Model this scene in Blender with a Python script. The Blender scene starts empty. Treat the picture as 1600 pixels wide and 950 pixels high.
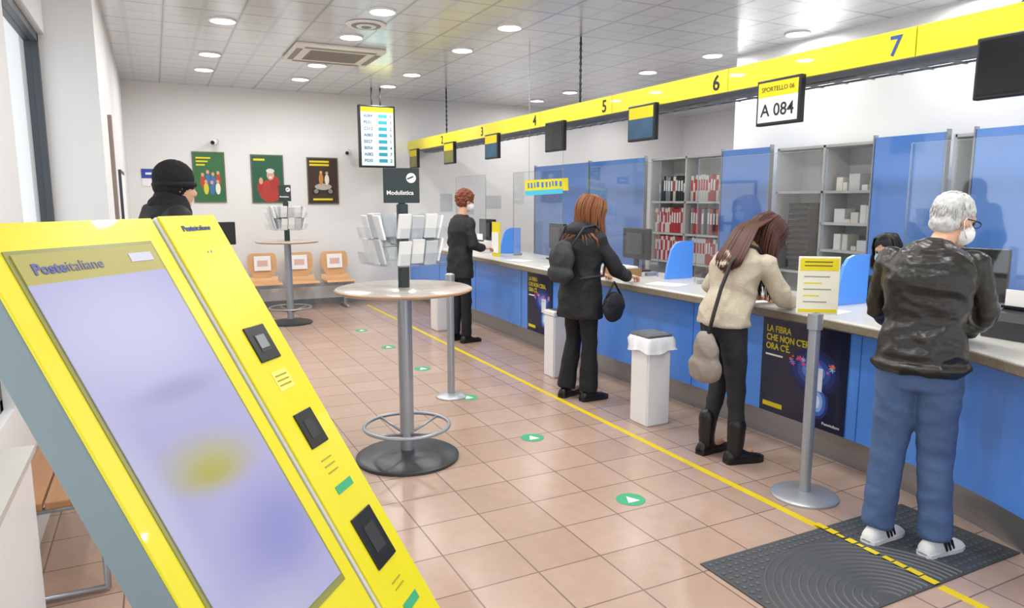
import bpy, bmesh, math, random
from mathutils import Vector, Matrix, noise
random.seed(4)
V=Vector
scene=bpy.context.scene
COL=scene.collection
pi=math.pi
def link(o): COL.objects.link(o); return o
def rgb(h):
    c=[int(h[i:i+2],16)/255 for i in (0,2,4)]
    return tuple(((x/12.92) if x<=.04045 else ((x+.055)/1.055)**2.4) for x in c)+(1,)
# ---------------------------------------------------------------- materials
MC={}
def mat(name,col,rough=.5,metal=0.,var=.06,scale=8.,bump=0.,bscale=60.,emit=0.,spec=.5,coat=0.,stretch=None):
    if name in MC: return MC[name]
    m=bpy.data.materials.new(name); m.use_nodes=True; nt=m.node_tree; N=nt.nodes; L=nt.links
    b=N['Principled BSDF']; c=rgb(col) if isinstance(col,str) else col
    b.inputs['Roughness'].default_value=rough; b.inputs['Metallic'].default_value=metal
    b.inputs['Specular IOR Level'].default_value=spec; b.inputs['Coat Weight'].default_value=coat
    tc=N.new('ShaderNodeTexCoord'); mp=N.new('ShaderNodeMapping'); L.new(tc.outputs['Object'],mp.inputs[0])
    if stretch: mp.inputs['Scale'].default_value=stretch
    n=N.new('ShaderNodeTexNoise'); n.inputs['Scale'].default_value=scale; n.inputs['Detail'].default_value=3
    L.new(mp.outputs[0],n.inputs['Vector'])
    mx=N.new('ShaderNodeMix'); mx.data_type='RGBA'
    L.new(n.outputs['Fac'],mx.inputs[0])
    mx.inputs[6].default_value=tuple(max(0,x*(1-var)) for x in c[:3])+(1,)
    mx.inputs[7].default_value=tuple(min(1,x*(1+var)) for x in c[:3])+(1,)
    L.new(mx.outputs[2],b.inputs['Base Color'])
    if emit:
        L.new(mx.outputs[2],b.inputs['Emission Color']); b.inputs['Emission Strength'].default_value=emit
    if bump:
        n2=N.new('ShaderNodeTexNoise'); n2.inputs['Scale'].default_value=bscale; L.new(mp.outputs[0],n2.inputs['Vector'])
        bp=N.new('ShaderNodeBump'); bp.inputs['Strength'].default_value=bump; bp.inputs['Distance'].default_value=.01
        L.new(n2.outputs['Fac'],bp.inputs['Height']); L.new(bp.outputs[0],b.inputs['Normal'])
    MC[name]=m; return m
def brickmat(name,c1,c2,cm,w,h,mortar,rough,metal=0,off=(0,0,0),sub=None,bump=.2,nz=(.9,1.08)):
    m=bpy.data.materials.new(name); m.use_nodes=True; nt=m.node_tree; N=nt.nodes; L=nt.links
    b=N['Principled BSDF']; b.inputs['Roughness'].default_value=rough; b.inputs['Metallic'].default_value=metal
    tc=N.new('ShaderNodeTexCoord'); mp=N.new('ShaderNodeMapping'); mp.inputs['Location'].default_value=off
    L.new(tc.outputs['Object'],mp.inputs[0])
    def br(w,h,mo,a,b2,c):
        t=N.new('ShaderNodeTexBrick'); t.offset=0; t.squash=1
        t.inputs['Scale'].default_value=1; t.inputs['Brick Width'].default_value=w; t.inputs['Row Height'].default_value=h
        t.inputs['Mortar Size'].default_value=mo; t.inputs['Mortar Smooth'].default_value=.1
        t.inputs['Color1'].default_value=a;t.inputs['Color2'].default_value=b2;t.inputs['Mortar'].default_value=c
        L.new(mp.outputs[0],t.inputs['Vector']); return t
    t=br(w,h,mortar,rgb(c1),rgb(c2),rgb(cm)); out=t.outputs['Color']
    if sub:
        for (sw,sm,sc) in sub:
            t2=br(sw,sw,sm,(1,1,1,1),(.96,.96,.96,1),sc)
            mx=N.new('ShaderNodeMix'); mx.data_type='RGBA'; mx.blend_type='MULTIPLY'; mx.inputs[0].default_value=1
            L.new(out,mx.inputs[6]); L.new(t2.outputs['Color'],mx.inputs[7]); out=mx.outputs[2]
    n=N.new('ShaderNodeTexNoise'); n.inputs['Scale'].default_value=14; n.inputs['Detail'].default_value=5
    L.new(mp.outputs[0],n.inputs['Vector'])
    cr=N.new('ShaderNodeMapRange'); cr.inputs[3].default_value=nz[0]; cr.inputs[4].default_value=nz[1]; L.new(n.outputs['Fac'],cr.inputs[0])
    mx=N.new('ShaderNodeMix'); mx.data_type='RGBA'; mx.blend_type='MULTIPLY'; mx.inputs[0].default_value=1
    L.new(out,mx.inputs[6]); L.new(cr.outputs[0],mx.inputs[7]); L.new(mx.outputs[2],b.inputs['Base Color'])
    bp=N.new('ShaderNodeBump'); bp.invert=True; bp.inputs['Strength'].default_value=bump; bp.inputs['Distance'].default_value=.004
    L.new(t.outputs['Fac'],bp.inputs['Height']); L.new(bp.outputs[0],b.inputs['Normal'])
    return m
def glassmat(name,tint=(1,1,1,1),gl=.04,rough=.03,amt=.6):
    m=bpy.data.materials.new(name); m.use_nodes=True; nt=m.node_tree; N=nt.nodes; L=nt.links
    N.remove(N['Principled BSDF']); o=N['Material Output']
    tr=N.new('ShaderNodeBsdfTransparent'); tr.inputs[0].default_value=tint
    g=N.new('ShaderNodeBsdfGlossy'); g.inputs['Roughness'].default_value=rough
    lw=N.new('ShaderNodeLayerWeight'); lw.inputs[0].default_value=.5
    pw=N.new('ShaderNodeMath'); pw.operation='POWER'; pw.inputs[1].default_value=5; L.new(lw.outputs['Facing'],pw.inputs[0])
    ad=N.new('ShaderNodeMath'); ad.operation='MULTIPLY_ADD'; ad.use_clamp=True; ad.inputs[1].default_value=amt; ad.inputs[2].default_value=gl; L.new(pw.outputs[0],ad.inputs[0])
    mx=N.new('ShaderNodeMixShader'); L.new(ad.outputs[0],mx.inputs[0]); L.new(tr.outputs[0],mx.inputs[1]); L.new(g.outputs[0],mx.inputs[2])
    L.new(mx.outputs[0],o.inputs[0]); return m
WHITE=mat('wall_paint','E8E8E7',.75,var=.02,scale=2,bump=.05,bscale=90)
YEL=mat('yellow_lacquer','E6D916',.32,var=.02,coat=.25)
YELm=mat('yellow_print','EBD81C',.5,var=.02)
BLUE=mat('blue_laminate','5698F6',.3,var=.04,scale=2,coat=.3)
BLUE2=mat('blue_partition','6A9FF2',.1,var=.07,scale=1.5,coat=.7)
STEEL=mat('brushed_steel','A9ACAF',.33,metal=.9,var=.12,scale=4,stretch=(1,1,30))
CHROME=mat('grey_painted_steel','A6ACB3',.3,metal=.5,var=.03)
DGREY=mat('dark_grey_plastic','3A3D41',.45,var=.05)
BLACK=mat('black_plastic','111214',.35,var=.1)
SCREEN=mat('dark_screen_glass','15181C',.12,var=.1,coat=.3)
GREYP=mat('kiosk_grey_side','7F8E93',.5,var=.03)
WPLA=mat('white_plastic','ECEDEE',.35,var=.02)
PAPER=mat('white_paper','F4F4F2',.8,var=.02)
TOP=mat('speckled_worktop','D2D0C9',.3,var=.2,scale=120)
TOPE=mat('worktop_edge','857A68',.45,var=.35,scale=60)
WOOD=mat('orange_beech','D8A877',.4,var=.14,scale=5,stretch=(1,1,12))
GLASS=glassmat('clear_pane',(.97,.985,.99,1),.03)
ACR=glassmat('clear_acrylic',(.965,.98,.985,1),.08,.03,.6)
GREEN=mat('green_sticker','3FA877',.5,var=.03)
INK=mat('black_ink','15161A',.6,var=.02)
INKB=mat('blue_ink','27458F',.5,var=.02)
SHELFM=mat('grey_shelf_metal','D6D7D4',.45,var=.03)
LAMP=mat('lamp_diffuser','FFFFFF',.5,var=0,emit=9)
RUB=mat('grey_rubber','4B4D50',.6,var=.15,bump=.2,bscale=80)
# ---------------------------------------------------------------- mesh helpers
def obj(name,me,m=None,parent=None,smooth=False,loc=None):
    if m: me.materials.append(m)
    if smooth:
        for p in me.polygons: p.use_smooth=True
    o=bpy.data.objects.new(name,me); link(o)
    if loc is not None: o.location=loc
    if parent is not None: par(o,parent)
    return o
def par(o,p):
    o.parent=p; o.matrix_parent_inverse=Matrix.Translation(p.location).inverted()
def thing(name,label,cat,loc=(0,0,0),group=None):
    e=bpy.data.objects.new(name,None); link(e); e.location=loc; e.empty_display_size=.1
    e['label']=label; e['category']=cat
    if group: e['group']=group
    return e
def tag(o,label,cat,group=None):
    o['label']=label; o['category']=cat
    if group:o['group']=group
    return o
def frombm(name,bm,m,parent=None,smooth=False,recenter=True):
    bmesh.ops.recalc_face_normals(bm,faces=bm.faces)
    me=bpy.data.meshes.new(name); 
    loc=None
    if recenter and len(bm.verts):
        mn=V([min(v.co[i] for v in bm.verts) for i in range(3)]); mx=V([max(v.co[i] for v in bm.verts) for i in range(3)])
        loc=(mn+mx)/2
        for v in bm.verts: v.co-=loc
    bm.to_mesh(me); bm.free()
    return obj(name,me,m,parent,smooth,loc)
def bm_box(bm,c,s,R=None):
    r=bmesh.ops.create_cube(bm,size=1)
    M=Matrix.Translation(c)@(R.to_4x4() if R else Matrix())@Matrix.Diagonal((s[0],s[1],s[2],1))
    bmesh.ops.transform(bm,matrix=M,verts=r['verts']); return r['verts']
def box(name,c,s,m,parent=None,bev=0,R=None,seg=2):
    bm=bmesh.new(); bm_box(bm,V(c),s,R)
    if bev: bmesh.ops.bevel(bm,geom=bm.edges[:],offset=bev,segments=seg,affect='EDGES',profile=.5)
    return frombm(name,bm,m,parent,False)
def box2(name,a,b,m,parent=None,bev=0):
    return box(name,[(a[i]+b[i])/2 for i in range(3)],[abs(b[i]-a[i]) for i in range(3)],m,parent,bev)
def ring(c,u,v,n): return [c+u*math.cos(2*pi*i/n)+v*math.sin(2*pi*i/n) for i in range(n)]
def bm_loft(bm,rings,n=24,cap=True):
    prev=None; allr=[]
    for r in rings:
        pts=r if isinstance(r,list) else ring(V(r[0]),V(r[1]),V(r[2]),n)
        vs=[bm.verts.new(p) for p in pts]; allr.append(vs)
        if prev:
            k=len(vs)
            for i in range(k): bm.faces.new((prev[i],prev[(i+1)%k],vs[(i+1)%k],vs[i]))
        prev=vs
    if cap:
        bm.faces.new(allr[0][::-1]); bm.faces.new(allr[-1])
def frame(d):
    d=V(d).normalized(); a=V((0,0,1)) if abs(d.z)<.9 else V((1,0,0))
    u=d.cross(a).normalized(); return u,d.cross(u).normalized()
def bm_cone(bm,p0,r0,p1,r1,n=14):
    p0=V(p0);p1=V(p1); u,v=frame(p1-p0)
    bm_loft(bm,[(p0,u*r0,v*r0),(p1,u*r1,v*r1)],n)
def bm_ball(bm,c,r,R=None,sub=3):
    q=bmesh.ops.create_icosphere(bm,subdivisions=sub,radius=1)
    if not hasattr(r,'__len__'): r=(r,r,r)
    M=Matrix.Translation(c)@(R.to_4x4() if R else Matrix())@Matrix.Diagonal((r[0],r[1],r[2],1))
    bmesh.ops.transform(bm,matrix=M,verts=q['verts'])
def bm_limb(bm,pts,rad,n=16):
    for i,p in enumerate(pts):
        bm_ball(bm,V(p),rad[i],sub=2)
        if i: bm_cone(bm,pts[i-1],rad[i-1],p,rad[i],n)
def bm_pipe(bm,pts,r,n=8,closed=False,taper=None):
    pts=[V(p) for p in pts]; rings=[]; N=len(pts)
    u=None
    for i in range(N):
        a=pts[(i-1)%N] if (closed or i>0) else pts[i]; b=pts[(i+1)%N] if (closed or i<N-1) else pts[i]
        d=(b-a).normalized()
        if u is None: u,_=frame(d)
        u=(u-d*u.dot(d)).normalized(); v=d.cross(u)
        rr=r if taper is None else r*taper[i]
        rings.append((pts[i],u*rr,v*rr))
    if closed:
        vs=[[bm.verts.new(p) for p in ring(c,u,v,n)] for c,u,v in rings]
        for i in range(N):
            A=vs[i];B=vs[(i+1)%N]
            for k in range(n): bm.faces.new((A[k],A[(k+1)%n],B[(k+1)%n],B[k]))
    else: bm_loft(bm,rings,n)
def pipe(name,pts,r,m,parent=None,n=10,closed=False):
    bm=bmesh.new(); bm_pipe(bm,pts,r,n,closed); return frombm(name,bm,m,parent,True)
def lathe(name,c,prof,m,parent=None,n=40,smooth=True):
    bm=bmesh.new(); c=V(c)
    bm_loft(bm,[(c+V((0,0,z)),V((r,0,0)),V((0,r,0))) for r,z in prof],n)
    o=frombm(name,bm,m,parent,smooth)
    if smooth: autosm(o)
    return o
def autosm(o,ang=35):
    me=o.data; bm=bmesh.new(); bm.from_mesh(me)
    for e in bm.edges:
        if len(e.link_faces)==2 and e.calc_face_angle(0)>math.radians(ang): e.smooth=False
    bm.to_mesh(me); bm.free()
def plate(name,o0,r,u,w,h,t,m,parent=None,bev=0):
    """flat board: lower-left corner o0, right vec r, up vec u, thickness t outward"""
    o0=V(o0);r=V(r).normalized();u=V(u).normalized();nn=r.cross(u)
    R=Matrix((r,u,nn)).transposed()
    return box(name,o0+r*w/2+u*h/2+nn*t/2,(w,h,t),m,parent,bev,R)
def prism(name,pts2,o0,r,u,t,m,parent=None,smooth=False):
    o0=V(o0);r=V(r);u=V(u);nn=r.cross(u)
    bm=bmesh.new(); A=[o0+r*x+u*y for x,y in pts2]
    bm_loft(bm,[A,[p+nn*t for p in A]]); return frombm(name,bm,m,parent,smooth)
def text(s,size,loc,r,u,m,parent,align='LEFT',name='lettering',ext=.0006,bold=0,sx=1):
    cu=bpy.data.curves.new('t','FONT'); cu.body=s; cu.size=size; cu.align_x=align; cu.extrude=ext; cu.offset=bold; cu.resolution_u=3
    to=bpy.data.objects.new('t',cu); link(to); dg=bpy.context.evaluated_depsgraph_get(); dg.update()
    me=bpy.data.meshes.new_from_object(to.evaluated_get(dg)); bpy.data.objects.remove(to); bpy.data.curves.remove(cu)
    wd=max((v.co.x for v in me.vertices),default=0)
    r=V(r).normalized();u=V(u).normalized();nn=r.cross(u)
    M=Matrix((r*sx,u,nn)).transposed().to_4x4(); me.transform(M); me.materials.clear()
    o=obj(name,me,m,parent,False,V(loc)+nn*ext); return o if not P_W else (o,wd)
P_W=False
def remesh(bm,vox,sm=3):
    me=bpy.data.meshes.new('tmp'); bm.to_mesh(me); bm.free(); o=bpy.data.objects.new('tmp',me); link(o)
    md=o.modifiers.new('r','REMESH'); md.mode='VOXEL'; md.voxel_size=vox
    if sm:
        s=o.modifiers.new('s','SMOOTH'); s.factor=.5; s.iterations=sm
    dg=bpy.context.evaluated_depsgraph_get(); dg.update()
    r=bpy.data.meshes.new_from_object(o.evaluated_get(dg)); bpy.data.objects.remove(o); bpy.data.meshes.remove(me)
    return r
def wrinkle(me,amp,fr,amp2=0,fr2=30,st=(1,1,1)):
    me.update(); ns=[v.normal.copy() for v in me.vertices]
    for v,nn in zip(me.vertices,ns):
        c=v.co; q=V((c.x*st[0],c.y*st[1],c.z*st[2]))
        h=1-abs(noise.noise(q*fr))*2.4
        d=amp*h
        if amp2: d+=amp2*noise.noise(q*fr2)
        v.co=c+nn*d
def struct(o): o['kind']='structure'; return o
# ---------------------------------------------------------------- room shell
CZ=3.27; BY=11.35
FLOORM=brickmat('terracotta_tiles','BDA190','B39785','7C6A5D',.33,.33,.004,.24,off=(.1,.12,0))
CEILM=brickmat('metal_ceiling_tiles','E2E5E8','DCDFE3','B6BABF',.62,.62,.008,.2,metal=.3,off=(-.02,.27,0),sub=[(.0775,.006,(.94,.945,.95,1)),(.31,.024,(.87,.88,.895,1))],bump=.3,nz=(.97,1.03))
struct(box2('floor',(-.7,-2,-.1),(9.7,BY,0),FLOORM))
struct(box2('ceiling',(-.7,-2,CZ),(9.7,BY,CZ+.1),CEILM))
struct(box2('wall_back',(-.7,BY,-.1),(9.7,BY+.15,CZ+.1),WHITE))
struct(box2('wall_right',(6.05,-2,0),(6.2,6.3,CZ),WHITE))
struct(box2('wall_far_right',(9.55,6.2,0),(9.7,BY,CZ),WHITE))
struct(box2('wall_return',(6.2,6.2,0),(9.55,6.3,CZ),WHITE))
struct(box2('wall_left_pilaster',(-.75,6.0,0),(-.30,BY,CZ),WHITE))
struct(box2('wall_left_lintel',(-.75,-2,2.78),(-.6,6.0,CZ),WHITE))
struct(box2('wall_left_parapet',(-.75,-2,0),(-.6,6.0,.75),WHITE))
struct(box2('wall_left_pier',(-.75,3.62,.75),(-.6,4.35,2.78),WHITE))
FRM=mat('dark_window_frame','4A5056',.4,metal=.3,var=.03)
for i,(a,b) in enumerate([(-2,3.62),(4.35,6.0)]):
    w=thing('window_%d'%(i+1),'','window'); del w['label'];del w['category']; w['kind']='structure'
    for nm,p,q in [('frame',(-.72,a,.75),(-.64,a+.05,2.78)),('frame',(-.72,b-.05,.75),(-.64,b,2.78)),('frame',(-.72,a,2.72),(-.64,b,2.78)),('frame',(-.72,a,.75),(-.64,b,.8))]:
        box2(nm,p,q,FRM,w)
    box2('glass_pane',(-.685,a+.05,.8),(-.68,b-.05,2.72),GLASS,w)
    if i==0:
        for yy in (.4,2.2): box2('mullion',(-.72,yy,.8),(-.64,yy+.05,2.72),FRM,w)
BASE=mat('baseboard_grey','8B8D90',.5)
struct(box2('baseboard_back',(-.3,BY-.015,0),(9.5,BY,.09),BASE))
struct(box2('trim_1',(-.3,6.02,0),(-.285,BY,.09),BASE))
# floor line, arrows, mat
TAPE=mat('yellow_tape','E6CB1A',.5)
tag(box2('floor_tape_line',(2.895,1.0,0),(2.94,1.69,.0015),TAPE),'yellow safety distance tape line on the tiled floor','floor tape')
tag(box2('floor_tape_line',(2.895,2.31,0),(2.94,10.9,.0015),TAPE),'yellow safety distance tape line on the tiled floor','floor tape')
bm=bmesh.new()
rnd=random.Random(2); y=1.70
while y<2.28:
    l=rnd.uniform(.03,.07); w_=rnd.uniform(.010,.02); bm_box(bm,V((2.915+rnd.uniform(-.006,.006),y+l/2,.0125)),(w_*2,l,.001)); y+=l+rnd.uniform(.005,.025)
tag(frombm('worn_floor_tape',bm,TAPE),'worn broken yellow tape crossing the rubber mat','floor tape')
def sticker(x,y):
    e=thing('floor_arrow_sticker','round green floor sticker with a white arrow','floor sticker',(x,y,0),'green arrow stickers on the floor')
    lathe('disc',(x,y,0),[(.082,.0002),(.082,.0018)],GREEN,e)
    prism('arrow',[(-.038,-.034),(.038,-.034),(0,.042)],(x,y,.0019),(1,0,0),(0,1,0),.0006,PAPER,e)
for y in (3.02,4.17,5.31,6.45,7.60,8.75): sticker(2.26,y)
e=thing('rubber_floor_mat','dark grey rubber mat with raised concentric rings','floor mat',(2.8,2,0))
box2('base_sheet',(2.12,1.70,0),(3.54,2.30,.006),RUB,e)
bm=bmesh.new()
cx,cy=2.62,1.70
RUB2=mat('rubber_ridge','5F6164',.5,var=.1)
for k in range(2,15):
    r=.035*k; run=[]
    for q in [(cx+r*math.cos(t*pi/40),cy+.012+r*math.sin(t*pi/40)) for t in range(0,41)]:
        if q[1]<2.28 and q[0]>2.13: run.append(V((q[0],q[1],.0055)))
        else:
            if len(run)>2: bm_pipe(bm,run,.0055,4)
            run=[]
    if len(run)>2: bm_pipe(bm,run,.0055,4)
frombm('ridge_pattern',bm,RUB2,e)
bm=bmesh.new()
for i in range(36):
    for j in range(14):
        x=2.15+i*.038; y=1.72+j*.042
        if math.hypot(x-cx,y-cy)>.52: bm_box(bm,V((x,y,.007)),(.016,.016,.004))
o=frombm('stud_pattern',bm,RUB2,e); o['kind']='stuff'
# ceiling downlights
LX=[(.67,[6.1,7.19,8.87,9.92]),(1.88,[4.9,6.23,7.32,8.99,10.11]),(3.12,[4.6,6.25,7.40,9.10,10.16]),(5.76,[3.6,5.20,6.39,7.57,9.48,10.52]),(.67,[1.5,3.5]),(1.88,[.8,2.4,3.6]),(3.12,[1.2,2.5,3.4]),(4.6,[.9,1.9]),(5.3,[1.5]),(7.8,[7.2,8.9,10.4])]  # last row of downlights added to brighten the dark far wall behind the counter
for x,ys in LX:
    for y in ys:
        e=thing('ceiling_downlight','round recessed white ceiling downlight, switched on','ceiling light',(x,y,CZ),'recessed downlights in the ceiling')
        bm=bmesh.new(); bm_pipe(bm,[V((x+.112*math.cos(t*pi/12),y+.112*math.sin(t*pi/12),CZ-.006)) for t in range(24)],.012,6,True)
        frombm('trim_ring',bm,WPLA,e,True)
        lathe('diffuser',(x,y,CZ),[(.10,-.001),(.10,-.008)],LAMP,e,n=24)
        ld=bpy.data.lights.new('downlight_lamp','AREA'); ld.shape='DISK'; ld.size=.19; ld.energy=11.5; ld.color=(1,.99,.975)
        lo=bpy.data.objects.new('lamp',ld); link(lo); lo.location=(x,y,CZ-.012); par(lo,e)
e=thing('ceiling_diffuser','round white louvred ceiling air diffuser','air vent',(1.88,6.76,CZ))
for k in range(4): lathe('ring',(1.88,6.76,CZ-.004-.006*k),[(.19-.045*k,-.0),(.175-.045*k,-.012)],WPLA if k%2==0 else BASE,e)
e=thing('air_conditioning_cassette','square beige ceiling air-conditioning cassette with grille','air conditioner',(1.9,8.2,CZ))
BEI=mat('beige_plastic','EDEAE0',.45); BEI2=mat('beige_slot','9A968A',.6)
box2('housing',(1.42,7.76,CZ-.045),(2.38,8.66,CZ),BEI,e,.015)
for a,b in [((1.52,7.80),(2.28,7.86)),((1.52,8.56),(2.28,8.62)),((1.45,7.9),(1.51,8.52)),((2.29,7.9),(2.35,8.52))]:
    box2('air_outlet',(a[0],a[1],CZ-.05),(b[0],b[1],CZ-.044),BEI2,e)
for k in range(11): box2('grille_slat',(1.6,7.94+k*.05,CZ-.052),(2.2,7.955+k*.05,CZ-.044),BEI2,e)
# ---------------------------------------------------------------- header
e=thing('counter_header_sign','long yellow overhead fascia numbering the service windows','overhead sign',(3.8,6,2.43))
HB,HT=2.43,2.59
nums=[('7',2.70),('6',4.13),('5',5.60),('4',6.95),('3',8.35),('2',9.75)]
ys=[.6]+[n[1]-.10 for n in nums]+[BY-.02]
for k in range(len(ys)-1): box2('yellow_panel',(3.79,ys[k]+.004,HB),(3.815,ys[k+1]-.004,HT),YEL,e)
box2('soffit_beam',(3.82,.6,HB+.02),(4.26,BY-.02,HT-.02),mat('soffit_grey','7E8286',.5,metal=.3),e)
bm=bmesh.new()
for k in range(54): bm_box(bm,V((4.1,.8+k*.195,HB-.012)),(.18,.012,.012))
for xx in (4.02,4.18): bm_box(bm,V((xx,6,HB-.006)),(.012,10.4,.012))
frombm('cable_tray',bm,STEEL,e)
for s,y in nums: text(s,.155,(3.788,y+.06,HB+.025),(0,-1,0),(0,0,1),INK if s!='7' else INKB,e,bold=.002)
for y in (2.15,6.3,10.0):
    bm=bmesh.new(); bm_pipe(bm,[(3.95,y,HT-.02),(3.95,y,CZ)],.010,8)
    for q in range(10): bm_ball(bm,V((3.95,y,HT+.03+q*.065)),(.018,.018,.026),sub=1)
    frombm('suspension_rod',bm,DGREY,e,True)
SCRW=mat('screen_white','D9DBE2',.4,emit=.08,var=.01); SCRY=mat('screen_yellow','DCC820',.5,emit=.0,var=.01,spec=.2)
SCRG=mat('screen_teal','1E4660',.3,emit=.25,var=.4,scale=5)
def monitor(y,kind,lab):
    x=3.73;w=.37;h=.30;z0=2.145
    e=thing('hanging_monitor',lab,'monitor',(x,y,z0),'monitors hanging under the yellow header')
    ca=box2('casing',(x,y-w/2,z0),(x+.045,y+w/2,z0+h),BLACK,e,.006)
    box2('bracket',(x+.045,y-.05,2.39),(3.788,y+.05,2.44),DGREY,e)
    r=(0,-1,0);u=(0,0,1)
    if kind in('num','pic','yel'):
        m=SCRW if kind=='num' else (SCRG if kind=='pic' else mat('screen_olive','6E6A2A',.3,emit=.15,var=.3))
        sc=plate('screen',(x-.001,y+w/2-.018,z0+.02),r,u,w-.036,h-.04,.001,m,ca)
        plate('screen_band',(x-.002,y+w/2-.018,z0+h-.115),r,u,w-.036,.095,.001,SCRY,sc)
        if kind=='num':
            text('A 084',.115,(x-.0035,y,z0+.06),r,u,INK,sc,'CENTER',bold=.001)
            text('SPORTELLO 06',.042,(x-.0035,y,z0+h-.08),r,u,INK,sc,'CENTER')
    else: plate('screen',(x-.001,y+w/2-.015,z0+.017),r,u,w-.03,h-.034,.001,SCREEN,ca)
for y,k,l in [(2.05,'off','black hanging monitor, switched off'),(3.5,'num','hanging monitor showing service number A 084'),(4.98,'pic','hanging monitor with teal and yellow picture'),(6.45,'off','black hanging monitor, switched off'),(7.98,'pic','hanging monitor with teal and yellow picture'),(9.38,'yel','hanging monitor with olive yellow picture'),(10.9,'yel','hanging monitor with olive yellow picture')]: monitor(y,k,l)
# ---------------------------------------------------------------- counter
EP=[(.3,2.62),(.8,2.93),(1.2,3.12),(1.65,3.29),(2.0,3.42),(2.5,3.50),(3.1,3.54),(5,3.52),(6.15,3.50),(8.1,3.56),(BY-.02,3.62)]
def ex(y):
    for i in range(len(EP)-1):
        if y<=EP[i+1][0] or i==len(EP)-2:
            y0,x0=EP[i];y1,x1=EP[i+1]
            xm=EP[i-1] if i>0 else EP[i]; xp=EP[i+2] if i+2<len(EP) else EP[i+1]
            m0=(x1-xm[1])/(y1-xm[0]) if i>0 else (x1-x0)/(y1-y0); m1=(xp[1]-x0)/(xp[0]-y0)
            t=(y-y0)/(y1-y0);h=y1-y0
            return (2*t**3-3*t*t+1)*x0+(t**3-2*t*t+t)*h*m0+(-2*t**3+3*t*t)*x1+(t**3-t*t)*h*m1
def sweep(name,poly,m,parent,y0=.32,y1=BY-.02,n=80):
    bm=bmesh.new(); R=[]
    for i in range(n+1):
        y=y0+(y1-y0)*i/n; x=ex(y); R.append([V((x+dx,y,z)) for dx,z in poly])
    bm_loft(bm,R); return frombm(name,bm,m,parent)
e=thing('service_counter','long curved blue service counter with pale worktop','counter',(3.6,6,0))
sweep('worktop',[(0,.905),(0,.945),(.012,.955),(.82,.955),(.82,.905)],TOP,e)
sweep('edge_trim',[(-.006,.898),(-.006,.938),(-.001,.94),(-.001,.9),(.16,.9),(.16,.885),(.02,.885)],TOPE,e)
fp=sweep('front_panel',[(.17,.20),(.17,.885),(.21,.885),(.21,.20)],BLUE,e)
sweep('steel_plinth',[(.24,0),(.24,.20),(.28,.20),(.28,0)],STEEL,e)
sweep('rear_panel',[(.74,0),(.74,.9),(.77,.9),(.77,0)],SHELFM,e)
SEAM=mat('panel_seam','3765BC',.5)
for y in (1.3,2.72,4.2,5.65,7.1,8.5,9.9): box('panel_seam',(ex(y)+.169,y,.54),(.004,.006,.68),SEAM,fp)
NAVY=mat('navy_poster','101A3C',.3,var=.25,scale=3,coat=.2)
def cposter(y0,y1,lab,near):
    x0=ex(y0)+.162;x1=ex(y1)+.162; z0,z1=.205,.865
    r=V((x0-x1,y0-y1,0)); w=r.length; r.normalize(); u=V((0,0,1)); o0=V((x1,y1,z0))
    nn=r.cross(u)
    e=thing('counter_poster',lab,'poster',o0,'navy posters on the counter front')
    sh_=plate('sheet',o0,r,u,w,z1-z0,.003,NAVY,e)
    f=o0+nn*.0035
    lines=["LA FIBRA","CHE NON C'ERA,","ORA C'\u00c8."]
    for i,s in enumerate(lines): text(s,.062,f+r*.035+u*(.56-.06*i),r,u,YELm,sh_,bold=.0012,sx=.85)
    plate('caption_bar',f+r*.035+u*.395,r,u,.15,.012,.001,PAPER,sh_)
    plate('logo_block',f+r*.03+u*.04,r,u,.17,.032,.001,YELm,sh_)
    text('Posteitaliane',.026,f+r*(w-.03)+u*.035,r,u,PAPER,sh_,'RIGHT')
    for q,(sx,sy,c) in enumerate([(.20,.15,'16255A'),(.165,.12,'1E3478'),(.13,.09,'2C4FA4'),(.09,.06,'5C86D8')]):
        prism('glow_print',[(w*.64+sx*math.cos(i*pi/16),.36+sy*math.sin(i*pi/16)) for i in range(32)],f+nn*.0003*q,r,u,.0003,mat('glow_%d'%q,c,.4),sh_)
    for q,(sx,sy,c) in enumerate([(.085,.11,'1E3478'),(.065,.09,'3F6CC4'),(.042,.065,'8FB6EE'),(.02,.04,'D6E6FA')]):
        prism('glow_print',[(w*.70+sx*math.cos(i*pi/16),.17+sy*math.sin(i*pi/16)) for i in range(32)],f+nn*.0003*q,r,u,.0003,mat('glowb_%d'%q,c,.4),sh_)
    cols=['D84F8A','E5783C','3F9FE0','C85AC8','E8607A','7CC4F0']
    rnd=random.Random(5)
    plate('phone_print',f+r*(w*.60)+u*.24,r,u,.10,.15,.003,mat('phone_white','DFE8F2',.4),sh_,.001)
    for k in range(20):
        cx=w*.62+rnd.uniform(-.17,.17); cy=.395+rnd.uniform(-.035,.035); rr=rnd.uniform(.012,.03)
        pts=[(cx+rr*(.6+.4*math.cos(5*a))*math.cos(a),cy+rr*.8*(.6+.4*math.cos(5*a))*math.sin(a)) for a in [i*2*pi/30 for i in range(30)]]
        prism('flower_print',pts,f+nn*(.003+.0002*k),r,u,.0005,mat('flower_%d'%(k%6),cols[k%6],.4,emit=.1),sh_)
cposter(2.80,3.49,'navy poster with yellow lettering and flowers on the counter',True)
cposter(6.34,6.92,'navy poster with yellow lettering and flowers on the counter',False)
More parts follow.
